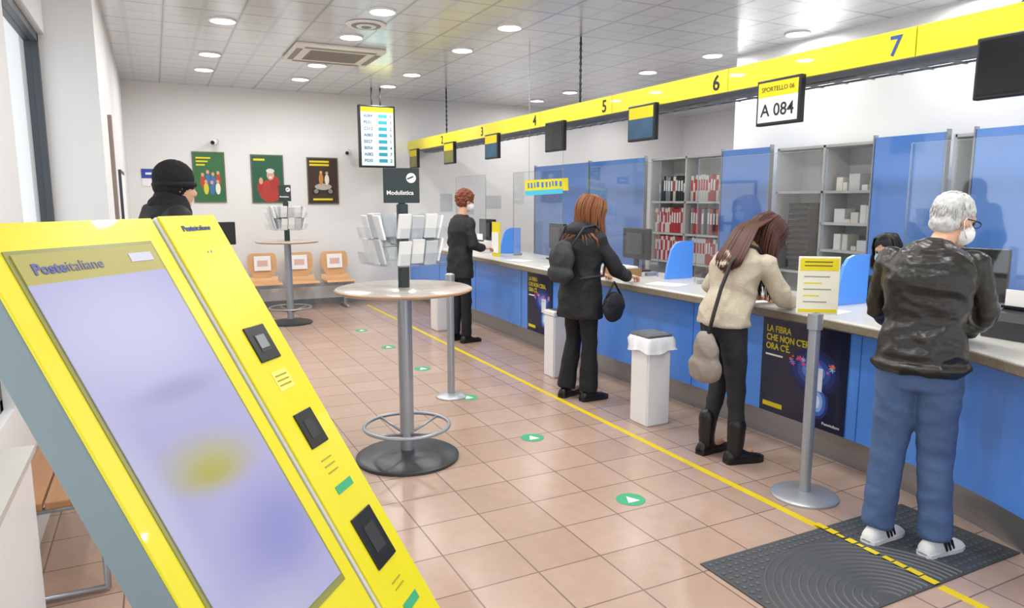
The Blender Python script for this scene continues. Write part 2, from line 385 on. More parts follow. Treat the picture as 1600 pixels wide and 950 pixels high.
# ---------------------------------------------------------------- partitions, shelves
def partition(y0,y1,lab='tall glossy blue partition panel behind the counter'):
    e=thing('blue_partition',lab,'partition',(5.5,(y0+y1)/2,0),'blue partition panels behind the counter')
    box2('panel',(5.5,y0,.05),(5.53,y1,2.17),BLUE2,e,.004)
    for y in (y0-.012,y1+.002): box2('edge_post',(5.49,y,0),(5.54,y+.01,2.19),CHROME,e)
for a,b in [(8.52,10.10),(7.24,8.49),(5.22,5.88),(3.46,4.07),(1.9,3.24)]: partition(a,b)
BOOKR=mat('red_binder','C23434',.5);BOOKW=mat('white_binder','E6E4E0',.5);BOOKB=mat('dark_binder','2A2C30',.5); BOOKG=mat('grey_binder','8D9398',.5)
def shelfunit(y0,y1,zs,nv,lab,half=None):
    e=thing('shelving_unit',lab,'shelves',(5.75,(y0+y1)/2,0))
    x0,x1=5.58,5.92
    box2('back_panel',(x1,y0,0),(x1+.01,y1,2.15),mat('shelf_back','C9CCCC',.6),e)
    for k in range(nv+1):
        y=y0+(y1-y0)*k/nv; box2('side_panel',(x0,y-.012,0),(x1,y+.012,2.15),SHELFM,e)
    for z in zs: box2('shelf',(x0,y0,z-.012),(x1,y1,z+.012),SHELFM,e)
    for z in (half or []): box2('shelf',(x0,y0,z-.012),(x1,(y0+y1)/2,z+.012),SHELFM,e)
    return e
shelfunit(5.92,7.20,(.1,.5,.90,1.24,1.62,2.14),2,'grey office shelving filled with binders')
shelfunit(4.10,5.19,(.1,.5,.95,1.72,2.14),2,'grey office shelving with trays and papers',(1.18,1.43))
shelfunit(3.27,3.44,(.1,.5,.95,1.3,1.65,2.14),1,'narrow grey shelving unit beside a partition')
def proto_binder(name,m,w_=.05,h_=.29):
    bm=bmesh.new(); bm_box(bm,V((0,0,h_/2)),(.24,w_,h_)); bmesh.ops.bevel(bm,geom=bm.edges[:],offset=.003,segments=1,affect='EDGES')
    for f in bm.faces: f.material_index=0
    vs=bm_box(bm,V((-.121,0,h_*.62)),(.002,w_*.62,h_*.42))
    for f in bm.faces:
        if all(v in vs for v in f.verts): f.material_index=1
    bmesh.ops.recalc_face_normals(bm,faces=bm.faces)
    me=bpy.data.meshes.new(name); bm.to_mesh(me); bm.free(); me.materials.append(m); me.materials.append(PAPER if m is not BOOKW else BOOKR)
    return me
PB={}
for c,m in (('red',BOOKR),('white',BOOKW),('dark',BOOKB),('grey',BOOKG)):
    for q,(w_,h_) in enumerate([(.036,.30),(.046,.29),(.030,.25)]): PB[c,q]=(proto_binder('binder_'+c,m,w_,h_),w_)
rb=random.Random(12)
def binders(y0,y1,z,cols):
    y=y0
    while True:
        c=rb.choice(cols); q=rb.choice([0,0,1,1,2]); me,w_=PB[c,q]
        if y+w_>y1: break
        if rb.random()<.08: y+=.05; continue
        o=bpy.data.objects.new('binder',me); o.location=(5.74,y+w_/2,z+.013); link(o)
        tag(o,c+' ring binder standing on the grey shelf','binder','ring binders on the office shelves'); y+=w_+.003
binders(5.95,6.54,1.62,['white','white','red']); binders(6.58,7.16,1.62,['dark','grey','white','dark'])
binders(5.95,6.54,1.24,['red','red','grey','dark']); binders(6.58,7.16,1.24,['red','white','red'])
binders(5.95,6.54,.90,['white','grey','red']); binders(6.58,7.16,.90,['red','red','white'])
binders(5.95,6.3,.5,['dark'])
for k in range(12):
    z=.963+k*.055
    e=thing('letter_tray','black plastic letter tray in a stack','letter tray',(5.72,4.9,z),'stack of black letter trays')
    bm=bmesh.new(); bm_box(bm,V((5.72,4.9,z+.005)),(.26,.26,.008)); bm_box(bm,V((5.72,4.773,z+.026)),(.26,.006,.05)); bm_box(bm,V((5.72,5.027,z+.026)),(.26,.006,.05)); bm_box(bm,V((5.847,4.9,z+.026)),(.006,.26,.05)); bm_box(bm,V((5.592,4.9,z+.012)),(.006,.26,.022))
    frombm('tray_body',bm,BLACK,e)
rnd=random.Random(8)
for z in (1.442,1.192,1.732):
    y=4.14
    while y<4.5:
        w=rnd.uniform(.04,.12);h=rnd.uniform(.03,.16)
        o=box2('paper_pack',(5.62+rnd.uniform(0,.05),y,z),(5.80,y+w,z+h),rnd.choice([PAPER,WPLA,SHELFM,BEI])); tag(o,'small white pack of forms on the shelf','paper','white packs on the office shelves'); y+=w+rnd.uniform(.005,.03)
EDG=glassmat('acrylic_edge',(.8,.86,.88,1),.25,.2,.4)
def acrylic(y0,y1):
    e=thing('acrylic_screen','clear acrylic protective screen standing on the counter','protective screen',(4.05,(y0+y1)/2,.955),'acrylic screens on the counter')
    box2('pane',(4.05,y0,.985),(4.055,y1,1.98),ACR,e)
    for y in (y0+.08,y1-.12): box2('foot',(4.0,y,.956),(4.11,y+.04,.985),CHROME,e)
    for y in (y0-.006,y1): box2('edge_strip',(4.048,y,.956),(4.057,y+.006,1.98),EDG,e)
    box2('edge_strip',(4.048,y0,1.98),(4.057,y1,1.985),EDG,e)
for a,b in [(1.5,2.75),(3.35,4.6),(5.1,6.3),(6.8,8.0),(8.85,9.9)]: acrylic(a,b)
for y in (3.17,4.92,6.6,8.27):
    pts=[(0,0),(.30,0),(.30,.33),(.16,.33),(.10,.31),(.06,.26),(.02,.12)]
    o=prism('counter_divider',pts,(3.98,y,.956),(1,0,0),(0,0,1),.025,BLUE); tag(o,'small blue curved divider standing on the counter','divider','blue dividers on the counter')
# ---------------------------------------------------------------- back wall things
def poster(x0,x1,z0,z1,lab,bgc,kind):
    e=thing('wall_poster',lab,'poster',(x0,BY,z0)); r=V((1,0,0));u=V((0,0,1)); y=BY-.02
    plate('frame',(x0,BY-.002,z0),r,u,x1-x0,z1-z0,.018,mat('poster_frame','6B6A55',.5),e)
    sh_=plate('sheet',(x0+.015,BY-.0205,z0+.015),r,u,x1-x0-.03,z1-z0-.03,.001,mat('bg_'+bgc,bgc,.5,var=.15,scale=3),e)
    cx=(x0+x1)/2;w=x1-x0
    def blob(px,pz,rx,rz,c,lay):
        prism('print_shape',[(rx*math.cos(i*pi/10),rz*math.sin(i*pi/10)) for i in range(20)],(px,BY-.0215-.0008*lay,pz),r,u,.0006,mat('pr_'+c,c,.5),sh_)
    if kind=='people':
        rr=random.Random(3); k=0
        for dx,dz in [(-.09,.30),(-.02,.34),(.05,.31),(.12,.33),(-.05,.2),(.03,.19),(.11,.2)]:
            c=rr.choice(['E6E0C8','B8432F','D8C93A','EAE6DC','3F6FA8']); blob(cx+dx,z0+dz,.034,.085,c,k); blob(cx+dx,z0+dz+.10,.022,.028,'D9A27C',k+1); k+=1
        for q in range(3): plate('caption_bar',(x0+.05,BY-.0216,z1-.10-.05*q),r,u,.2-.04*q,.022,.0006,YELm,sh_)
    if kind=='man':
        blob(cx+.03,z0+.18,.17,.17,'B4382F',0); blob(cx+.10,z0+.30,.07,.11,'A82F2A',1); blob(cx+.04,z0+.42,.055,.075,'D7A686',2); blob(cx+.04,z0+.48,.06,.035,'DDDDDD',3);  blob(cx-.10,z0+.33,.028,.05,'D7A686',4); blob(cx-.12,z0+.24,.04,.08,'A82F2A',3)
        blob(cx+.04,z0+.385,.022,.012,'F4F0EA',4)
        plate('caption_bar',(x0+.04,BY-.0216,z1-.09),r,u,.16,.03,.0006,YELm,sh_)
    if kind=='bike':
        for dx in(-.11,.11):blob(cx+dx,z0+.2,.06,.06,'0F0D0C',1); blob(cx+dx,z0+.2,.035,.035,'8A857C',2)
        blob(cx,z0+.27,.13,.05,'B9B2A6',2); blob(cx-.03,z0+.39,.035,.09,'C58A3A',3); blob(cx+.06,z0+.38,.035,.08,'E8E0D0',4); blob(cx-.03,z0+.49,.022,.025,'D7A686',4); blob(cx+.06,z0+.48,.022,.025,'D7A686',5)
        for q in range(2): plate('caption_bar',(x0+.04,BY-.0216,z1-.08-.05*q),r,u,.3,.03,.0006,YELm,sh_)
        plate('caption_bar',(x0+.08,BY-.0216,z0+.06),r,u,.3,.03,.0006,YELm,sh_)
poster(.53,.97,1.61,2.34,'green poster with a group of people','2F6B3C','people')
poster(1.33,1.80,1.60,2.32,'green poster with a smiling man in red','1F5B3F','man')
poster(2.15,2.63,1.58,2.30,'dark brown poster with yellow lettering','3A2718','bike')
e=thing('queue_display','upright display listing called ticket numbers in a black case','display screen',(3.0,10.45,2.14))
ca=box2('casing',(2.74,10.40,2.12),(3.29,10.48,3.02),BLACK,e,.01)
r=V((1,0,0));u=V((0,0,1))
sc=plate('screen',(2.77,10.399,2.15),r,u,.49,.84,.001,mat('screen_pale','C8DED8',.3,emit=.35,var=.02),ca)
plate('screen_band',(2.77,10.3975,2.92),r,u,.49,.07,.001,SCRY,sc)
for k in range(8):
    z=2.845-k*.092
    text(['A084','P031','C112','A083','E027','B056','A082','P030'][k],.062,(2.81,10.397,z),r,u,INKB,sc,bold=.001)
    plate('row_block',(3.03,10.398,z-.005),r,u,.13,.05,.001,mat('row_teal','2E8FA8',.4,emit=.2),sc)
    text(str([6,3,2,5,1,4,7,2][k]),.062,(3.2,10.397,z),r,u,INKB,sc,bold=.001)
for x in (2.95,3.08): pipe('suspension_rod',[(x,10.44,3.01),(x,10.44,CZ)],.012,DGREY,e)
def seccam(x,z,lab):
    e=thing('security_camera',lab,'security camera',(x,BY,z))
    box2('wall_mount',(x-.03,BY-.04,z-.03),(x+.03,BY,z+.03),WPLA,e)
    bm=bmesh.new(); bm_cone(bm,(x,BY-.05,z),.04,(x-.06,BY-.2,z-.03),.04,16); frombm('camera_body',bm,WPLA,e,True)
    bm=bmesh.new(); bm_cone(bm,(x-.06,BY-.2,z-.03),.028,(x-.062,BY-.206,z-.032),.028,16); frombm('lens',bm,BLACK,e)
seccam(2.80,2.40,'small white security camera on the wall'); seccam(.87,2.49,'small white security camera on the wall')
e=thing('wall_sign','small blue sign with a white lower half','sign',(0,BY,1.9))
plate('blue_part',(-.13,BY-.001,1.95),r,u,.26,.13,.012,mat('sign_blue','2747A8',.4),e); plate('white_part',(-.13,BY-.001,1.84),r,u,.26,.108,.012,PAPER,e)
plate('arrow_mark',(-.08,BY-.014,2.0),r,u,.16,.03,.001,PAPER,e)
for (x0,z0,w,h) in [(4.35,1.45,.22,.3),(4.75,1.4,.22,.3),(5.2,1.5,.3,.22)]:
    o=plate('wall_notice',(x0,BY-.001,z0),r,u,w,h,.004,mat('notice_paper','C6C9CC',.8,var=.06,scale=30)); tag(o,'white paper notice taped to the wall','notice','paper notices on the wall')
e=thing('notice_board','grey framed notice board on the pilaster wall','notice board',(-.28,8.6,1.2))
box2('frame',(-.299,8.2,1.25),(-.275,9.1,1.95),DGREY,e); box2('sheet',(-.276,8.24,1.29),(-.272,9.06,1.91),PAPER,e)
struct(box2('trim_2',(-.3,6.9,0),(-.27,7.0,2.35),mat('brown_jamb','8A7F78',.5)))
e=thing('information_screen','small black screen on a thin post','screen',(.66,8.0,0))
lathe('base',(.66,8.0,0),[(.16,0),(.16,.015),(.03,.03)],DGREY,e); lathe('post',(.66,8.0,0),[(.02,.025),(.02,1.18)],CHROME,e)
box('casing',(.66,8.0,1.30),(.18,.05,.24),BLACK,e,.008)
# ---------------------------------------------------------------- beam bench
def bench(cx,cy,xs,rot,lab):
    R=Matrix.Rotation(rot,3,'Z'); c0=V((cx,cy,0)); e=thing('beam_bench',lab,'bench',c0)
    def B(nm,c,s,m,Rx=None,bev=0,p=None): return box(nm,c0+R@V(c),s,m,p or e,bev,R@Rx if Rx else R)
    B('beam',((xs[0]+xs[-1])/2,0,.36),(xs[-1]-xs[0]+.5,.06,.05),CHROME)
    for x in xs:
        prof=[(-.24,.425),(-.22,.44),(-.1,.43),(.08,.42),(.15,.44),(.19,.50)]
        bm=bmesh.new(); rr=[]
        for (y,z) in prof: rr.append([c0+R@V(p) for p in ((x-.215,y,z),(x+.215,y,z),(x+.215,y-.006,z-.016),(x-.215,y-.006,z-.016))])
        bm_loft(bm,rr); frombm('seat',bm,WOOD,e)
        bm=bmesh.new(); rr=[]
        for (y,z,w) in [(.188,.47,.12),(.198,.55,.17),(.208,.62,.205),(.22,.74,.21),(.232,.82,.20),(.237,.85,.17)]: rr.append([c0+R@V(p) for p in ((x-w,y-.012,z),(x+w,y-.012,z),(x+w,y+.004,z-.003),(x-w,y+.004,z-.003))])
        bm_loft(bm,rr); bk=frombm('backrest',bm,WOOD,e)
        B('seat_bracket',(x,0,.39),(.06,.2,.03),CHROME)
        R2=Matrix.Rotation(math.radians(-7),3,'X')
        B('paper_notice',(x,.185,.70),(.24,.002,.22),PAPER,R2,p=bk)
        B('notice_print',(x,.1825,.70),(.15,.001,.09),mat('notice_pink','DDB9B2',.7),R2,p=bk)
    for x in (xs[0]-.1,xs[-1]+.1):
        B('leg_post',(x,0,.2),(.04,.05,.32),CHROME); B('leg_foot',(x,0,.02),(.05,.46,.04),CHROME,None,.01)
bench(1.94,10.95,[-.54,0,.54],0,'three-seat orange wooden beam bench with paper notices')
e=thing('wooden_bench','low backless wooden bench on chrome legs by the windows','bench',(-.4,3.7,0))
WD2=mat('brown_wood','B07F55',.45,var=.2,scale=5,stretch=(12,1,1))
for k in range(3): box2('seat_board',(-.585+k*.115,3.22,.42),(-.48+k*.115,4.5,.45),WD2,e,.004)
for y in (3.27,4.42):
    bm=bmesh.new(); bm_pipe(bm,[(-.56,y,.41),(-.56,y,.02),(-.28,y,.02),(-.28,y,.41)],.016,8); bm_pipe(bm,[(-.57,y,.40),(-.27,y,.40)],.014,8); frombm('leg_frame',bm,CHROME,e,True)
e=thing('radiator_cabinet','low plain white cabinet under the windows','cabinet',(-.53,2.3,0))
box2('cabinet_body',(-.598,1.2,.0),(-.48,3.10,.70),WPLA,e,.006); box2('cabinet_top',(-.598,1.18,.70),(-.465,3.12,.725),mat('stone_sill','C9C4BC',.4),e)
# ---------------------------------------------------------------- high tables
SIGN=mat('sign_charcoal','2F3B3C',.5)
LFG=mat('leaflet_grey','CDD1D5',.7)
def leaflet_rack(cx,cy,z0,rad,e,n=4,s=1):
    for k in range(n):
        a=2*pi*k/n+.15; d=V((math.cos(a),math.sin(a),0)); t=V((-d.y,d.x,0)); c=V((cx,cy,0))+d*rad*.55
        R=Matrix((t,d,V((0,0,1)))).transposed(); T=Matrix.Rotation(math.radians(-14),3,'X')
        for lv in range(2):
            z=z0+lv*.15
            pk=box('pocket',c+d*.07+V((0,0,z+.05)),(.27*s,.003,.07),ACR,e,0,R@T)
            box('pocket_back',c+V((0,0,z+.08)),(.27*s,.003,.17),ACR,pk,0,R@T)
            box('pocket_floor',c+d*.03+V((0,0,z+.012)),(.27*s,.07,.003),ACR,pk,0,R)
            for j in (-1,0,1):
                box('leaflet',c+d*.03+t*j*.088*s+V((0,0,z+.085+.01*((j+k+lv)%2))),(.076*s,.014,.145),[PAPER,LFG,PAPER][(j+lv)%3],pk,0,R@T)
        pipe('rack_arm',[V((cx,cy,z0+.12)),c+V((0,0,z0+.12))],.006,CHROME,e)
def hightable(cx,cy,tr,br,lab):
    e=thing('high_table',lab,'table',(cx,cy,0))
    lathe('base',(cx,cy,0),[(br,0),(br,.018),(br-.02,.03),(br*.55,.045),(.07,.06)],mat('dark_base_metal','4A4D50',.35,metal=.6),e)
    lathe('pole',(cx,cy,0),[(.045,.055),(.045,1.09)],CHROME,e)
    tt=lathe('table_top',(cx,cy,0),[(tr-.01,1.085),(tr,1.09),(tr,1.105),(tr-.01,1.11)],mat('table_top_wood','BDB3AB',.2,var=.2,scale=14),e)
    lathe('top_flange',(cx,cy,0),[(.12,1.07),(.12,1.085)],CHROME,e)
    bm=bmesh.new(); bm_pipe(bm,[V((cx+.27*math.cos(t*pi/24),cy+.27*math.sin(t*pi/24),.215)) for t in range(48)],.012,8,True); fr=frombm('foot_ring',bm,CHROME,e,True)
    for k in range(4):
        a=k*pi/2+.4; pipe('ring_spoke',[(cx+.04*math.cos(a),cy+.04*math.sin(a),.16),(cx+.27*math.cos(a),cy+.27*math.sin(a),.215)],.009,CHROME,fr)
    bm=bmesh.new(); bm_pipe(bm,[V((cx+(tr+.001)*math.cos(t*pi/30),cy+(tr+.001)*math.sin(t*pi/30),1.0975)) for t in range(60)],.006,6,True); frombm('edge_band',bm,mat('edge_orange','B98A62',.5),tt,True)
def formstand(cx,cy,lab,sz=.22):
    e=thing('leaflet_stand',lab,'leaflet stand',(cx,cy,1.11))
    lathe('post',(cx,cy,0),[(.035,1.111),(.035,1.62),(.02,1.63)],SIGN,e)
    leaflet_rack(cx,cy,1.25,.3,e)
    r=V((.8934,-.4493,0));u=V((0,0,1)); o0=V((cx,cy,1.63))-r*sz/2-V((.4493,.8934,0))*.01
    sb=plate('sign_board',o0,r,u,sz,.21,.012,SIGN,e,.002)
    f=o0+V((-.4493,-.8934,0))*.0125
    text('Modulistica',.036*sz/.22,f+r*.02*sz/.22+u*.05,r,u,PAPER,sb,bold=.0008)
    prism('logo_mark',[(.03*math.cos(i*pi/12),.03*math.sin(i*pi/12)) for i in range(24)],f+r*sz*.78+u*.15,r,u,.001,PAPER,sb)
    plate('logo_slash',f+r*(sz*.78-.022)+u*.14-V((.4493,.8934,0))*.0012,(r+u*.4),(u-r*.4),.04,.008,.0006,SIGN,sb)
hightable(1.36,4.20,.42,.33,'round high standing table with foot ring and round base')
formstand(1.36,4.20,'charcoal leaflet stand with clear pockets on the high table')
hightable(1.55,9.71,.40,.28,'round high standing table near the wall bench')
formstand(1.55,9.71,'charcoal leaflet stand with clear pockets on the table',.16)
# ---------------------------------------------------------------- stanchions
def stanchion(cx,cy,ang,h,lab,br=.18,sign=True):
    e=thing('sign_stanchion' if sign else 'stanchion',lab,'stanchion',(cx,cy,0))
    lathe('base',(cx,cy,0),[(br,0),(br,.012),(br-.015,.022),(.05,.035)],mat('silver_base','B4B7BA',.35,metal=.5),e)
    lathe('post',(cx,cy,0),[(.031,.03),(.031,h-.09),(.040,h-.085),(.040,h),(.02,h+.01)],CHROME,e)
    if not sign: return
    r=V((math.cos(ang),math.sin(ang),0));u=V((0,0,1)); nn=r.cross(u)
    o0=V((cx,cy,h))-r*.105+nn*.01
    sf=plate('sign_frame',o0,r,u,.21,.31,.01,mat('sign_sheet','F1F0DC',.6),e,.003)
    f=o0+nn*.0105
    plate('sign_header',f+u*.235+r*.008,r,u,.194,.065,.001,YELm,sf)
    plate('sign_footer',f+u*.01+r*.008,r,u,.194,.018,.001,YELm,sf)
    for k in range(5): plate('printed_line',f+u*(.2-.034*k)+r*.03,r,u,[.13,.09,.14,.08,.12][k],.006,.001,mat('print_grey','9A9C98',.7) if k%2==0 else YELm,sf)
    for k in range(2): plate('printed_line',f+u*(.278-.02*k)+r*.03,r,u,.14,.007,.0016,mat('print_olive','77701E',.7),sf)
stanchion(3.16,2.62,math.radians(-38),1.04,'grey post on round base holding a yellow-headed notice')
stanchion(2.14,5.39,math.radians(-26),1.04,'grey post on round base beside the high table',.13,False)
# ---------------------------------------------------------------- bins
def bin_(cx,cy,h,lab,bag,s=.22):
    e=thing('waste_bin',lab,'waste bin',(cx,cy,0),'white bins along the counter')
    bm=bmesh.new(); bm_box(bm,V((cx,cy,h/2-.02)),(s,s,h-.04)); bmesh.ops.bevel(bm,geom=bm.edges[:],offset=.012,segments=2,affect='EDGES'); frombm('bin_body',bm,WPLA,e)
    ld=box2('bin_lid',(cx-s/2-.004,cy-s/2-.004,h-.045),(cx+s/2+.004,cy+s/2+.004,h),mat('lid_grey','74797E',.35,metal=.4) if bag else WPLA,e,.01)
    box2('flap',(cx-s/2+.03,cy-s/2+.02,h-.002),(cx+s/2-.03,cy+s/2-.02,h+.006),STEEL,ld,.003)
    if bag:
        n=48; rr=[]
        rnd=random.Random(3)
        for z,o in ((h-.022,.006),(h-.05,.018),(h-.10,.018),(h-.13,.024)):
            pts=[]
            for i in range(n):
                a=2*pi*i/n; c,s_=math.cos(a),math.sin(a); k=1/max(abs(c),abs(s_)); q=s/2+o+rnd.uniform(-.003,.003)+( .006*math.sin(7*a) if z<h-.06 else 0)
                pts.append(V((cx+c*k*q,cy+s_*k*q,z-(.012*math.sin(3*a+1) if z<h-.12 else 0))))
            rr.append(pts)
        bm=bmesh.new(); bm_loft(bm,rr,cap=False); frombm('bin_liner',bm,mat('liner_film','F4F6F8',.3),e,True)
bin_(3.21,4.09,.685,'white square waste bin with steel lid and liner',True,.21)
bin_(3.31,5.62,.63,'white square waste bin with white lid',False,.19)
bin_(3.2,8.36,.62,'white square waste bin with white lid',False)
# ---------------------------------------------------------------- kiosk
T0=V((-.243,1.327,1.614)); E=V((.656,.755,0)).normalized(); S=V((.389,-.338,-.857)).normalized()
NN=E.cross(-S)
RK=Matrix((E,-S,NN)).transposed()
k=thing('ticket_kiosk','yellow ticket kiosk with tilted touchscreen and card readers','ticket kiosk',(.1,1.4,0))
def KP(u,w,n=0): return T0+E*u+S*w+NN*n
def kbox(nm,u0,u1,w0,w1,n0,n1,m,bev=0,p=None): 
    return box(nm,KP((u0+u1)/2,(w0+w1)/2,(n0+n1)/2),(u1-u0,w1-w0,n1-n0),m,p or k,bev,RK)
kbox('slab_housing',-.025,.36,0,1.06,-.085,-.006,GREYP,.004)
kbox('screen_bezel',-.025,.36,0,1.06,-.006,0,YEL,.002)
sch=kbox('side_console_housing',.366,.54,0,1.06,-.085,.004,WPLA,.004)
sc_=kbox('side_console',.368,.54,0.002,1.06,.004,.010,YEL,.002)
sm=bpy.data.materials.new('kiosk_screen_image'); sm.use_nodes=True; nt=sm.node_tree; N=nt.nodes; L=nt.links; b=N['Principled BSDF']; b.inputs['Roughness'].default_value=.5; b.inputs['Specular IOR Level'].default_value=.15
tc=N.new('ShaderNodeTexCoord')
def blobmask(cx,cy,rx,ry,rot=0,amt=1,lo=.1):
    mp=N.new('ShaderNodeMapping'); mp.vector_type='TEXTURE'; L.new(tc.outputs['Object'],mp.inputs[0])
    mp.inputs['Location'].default_value=(cx,cy,0); mp.inputs['Rotation'].default_value=(0,0,rot); mp.inputs['Scale'].default_value=(rx,ry,1e3)
    ln=N.new('ShaderNodeVectorMath'); ln.operation='LENGTH'; L.new(mp.outputs[0],ln.inputs[0])
    mr=N.new('ShaderNodeMapRange'); mr.interpolation_type='SMOOTHSTEP'; mr.inputs[1].default_value=1; mr.inputs[2].default_value=lo; mr.inputs[3].default_value=0; mr.inputs[4].default_value=amt; L.new(ln.outputs['Value'],mr.inputs[0]); return mr.outputs[0]
def mixc(base,col,fac):
    mx=N.new('ShaderNodeMix'); mx.data_type='RGBA'; L.new(fac,mx.inputs[0])
    if base is None: mx.inputs[6].default_value=rgb('9F9EC2')
    else: L.new(base,mx.inputs[6])
    mx.inputs[7].default_value=rgb(col); return mx.outputs[2]
cur=mixc(None,'B3B3D0',blobmask(-.02,.24,.34,.20)); cur=mixc(cur,'8A89AC',blobmask(.02,.11,.15,.035,.0,.6)); cur=mixc(cur,'8485B8',blobmask(.07,-.20,.2,.14,.2,.9)); cur=mixc(cur,'A5A26A',blobmask(-.0,-.03,.17,.075,-.1,.9,.0)); cur=mixc(cur,'A09A4E',blobmask(-.01,-.05,.11,.04,-.1,.85,.0)); cur=mixc(cur,'A9AABF',blobmask(-.08,-.34,.22,.12,0,.9)); cur=mixc(cur,'B0B1CC',blobmask(-.14,-.05,.05,.3,0,.6))
L.new(cur,b.inputs['Base Color']); L.new(cur,b.inputs['Emission Color']); b.inputs['Emission Strength'].default_value=.12
def kscreen(u0,u1,w0,w1,n,m,nm):
    me=bpy.data.meshes.new(nm); w=u1-u0;h=w1-w0
    bm=bmesh.new(); bm_box(bm,V((0,0,0)),(w,h,.002)); bm.to_mesh(me); bm.free()
    o=obj(nm,me,m); o.location=KP((u0+u1)/2,(w0+w1)/2,n); o.rotation_euler=RK.to_euler(); par(o,k); 
    return o
kbox('screen_border',.012,.322,.052,.815,0,.002,mat('screen_border','8F8E4A',.3))
ks=kscreen(.020,.314,.115,.80,.0035,sm,'touchscreen')
tb=kbox('screen_title_bar',.020,.314,.060,.115,.002,.0045,mat('title_olive','A8A050',.4))
def logo(size,u0,w,n,m1,m2,parent,bold):
    global P_W
    P_W=True; o,wd=text('Poste',size,KP(u0,w,n),E,-S,m1,parent,bold=bold); text('italiane',size,KP(u0+wd+size*.03,w,n),E,-S,m2,parent); P_W=False
logo(.027,.042,.098,.0047,mat('kiosk_ink','5A5E9A',.5),mat('kiosk_ink2','77769A',.5),tb,.0008)
kbox('title_button',.245,.30,.076,.094,.004,.0055,mat('pale_button','C2C2D6',.4),0,tb)
def reader(wc,uc,w,h,nm):
    q=kbox(nm,uc-w/2,uc+w/2,wc-h/2,wc+h/2,.010,.014,BLACK,.0015)
    kbox('slot_recess',uc-w/4,uc+w/4,wc-h/4,wc+h/4,.014,.015,mat('reader_grey','2B2D30',.5),0,q)
    return q
q=reader(.318,.455,.070,.082,'card_reader'); kbox('card_symbol',.44,.47,.30,.33,.015,.016,mat('symbol_grey','8A8C8F',.5),0,q)
reader(.527,.455,.066,.082,'code_scanner'); reader(.795,.455,.084,.120,'ticket_printer')
CREAM=mat('label_cream','EFE46E',.5); OLV=mat('print_olive_soft','A09A28',.7)
kbox('label_plate',.43,.485,.385,.43,.010,.0112,CREAM,0,sc_)
for w_ in (.395,.406,.417): kbox('printed_line',.436,.478,w_,w_+.003,.0112,.012,OLV,0,sc_)
for w_ in (.598,.613,.628): kbox('printed_line',.43,.47,w_,w_+.003,.010,.0112,OLV,0,sc_)
kbox('green_label',.425,.49,.66,.678,.010,.0115,GREEN,0,sc_); kbox('green_label',.425,.49,.945,.965,.010,.0115,GREEN,0,sc_)
for w_ in (.895,.91): kbox('printed_line',.43,.47,w_,w_+.003,.010,.0112,OLV,0,sc_)
logo(.017,.415,.040,.0105,INKB,INKB,sc_,.0006)
for uu in (.452,.462): kbox('indicator_light',uu,uu+.004,.09,.094,.010,.012,CHROME,0,sc_)
TEAL=mat('teal_panel','1E5B62',.4)
ce=V((.12,1.38,0)); RZ=Matrix((E,V((-E.y,E.x,0)),V((0,0,1)))).transposed()
prism('pedestal',[(-.06,0),(.17,0),(.17,.80),(-.06,1.0)],ce+E*.22,V((.755,-.656,0)),V((0,0,1)),.40,TEAL,k)
box('pedestal_foot',ce+V((.04,-.03,.02)),(.44,.36,.04),GREYP,k,.01,RZ)
# ---------------------------------------------------------------- office clutter on counter
def desk_monitor(x,y,z,ang,lab,w=.42):
    e=thing('desk_monitor',lab,'monitor',(x,y,z)); R=Matrix.Rotation(ang,3,'Z')
    def B(nm,c,s,m,bev=0,p=None): return box(nm,V((x,y,z))+R@V(c),s,m,p or e,bev,R)
    B('base_foot',(0,0,.008),(.2,.22,.014),BLACK,.004); B('neck',(.0,0,.09),(.03,.05,.16),BLACK); c=B('casing',(0,0,.27),(.04,w,.30),BLACK,.008); B('back_cover',(-.03,0,.27),(.03,w*.6,.2),DGREY,.008,c)
    B('screen',(.021,0,.27),(.002,w-.03,.27),SCREEN,0,c)
desk_monitor(4.2,5.62,.956,0,'black desk monitor seen from behind on the counter')
desk_monitor(4.24,9.2,.956,.1,'black desk monitor seen from behind on the counter')
desk_monitor(4.2,2.45,.956,.15,'black desk monitor seen from behind on the counter')
desk_monitor(4.2,7.15,.956,-.1,'black desk monitor seen from behind on the counter')
def printer(x,y,z,lab,m1):
    e=thing('receipt_printer',lab,'printer',(x,y,z))
    prism('printer_body',[(-.12,.001),(.12,.001),(.12,.13),(.02,.16),(-.1,.13),(-.12,.09)],(x,y+.15,z),(1,0,0),(0,0,1),.3,m1,e)
    box('paper_slot',(x-.04,y,z+.157),(.03,.2,.012),BLACK,e); box('paper_sheet',(x-.04,y,z+.20),(.002,.18,.09),PAPER,e)
printer(3.88,1.95,.956,'dark grey receipt printer on the counter',DGREY); printer(3.9,8.62,.956,'beige receipt printer on the counter',BEI)
e=thing('cardboard_box','low brown box of slips on the counter','box',(3.85,5.3,.956))
box2('box_body',(3.72,5.2,.956),(3.95,5.5,1.03),mat('brown_card','9C7A55',.7),e,.003); box2('slips',(3.74,5.22,1.03),(3.92,5.48,1.045),PAPER,e)
for (x,y,a) in [(3.72,3.05,.2),(3.68,3.6,-.3),(3.75,4.6,.4),(3.7,6.3,.1),(3.8,5.85,-.2),(3.72,7.2,.3),(3.7,2.3,.1),(3.75,9.3,.2)]:
    o=box('paper_sheet',(x,y,.9568),(.21,.297,.0012),PAPER,None,0,Matrix.Rotation(a,3,'Z')); tag(o,'white form lying on the counter','paper','forms lying on the counter')
e=thing('promo_sign','yellow cardboard sign with blue print and cyan band','sign',(3.75,6.62,1.8))
rr_=V((.8934,-.4493,.06)).normalized(); uu_=V((-.05,.03,1)).normalized(); o0=V((3.75,6.62,1.735))-rr_*.23
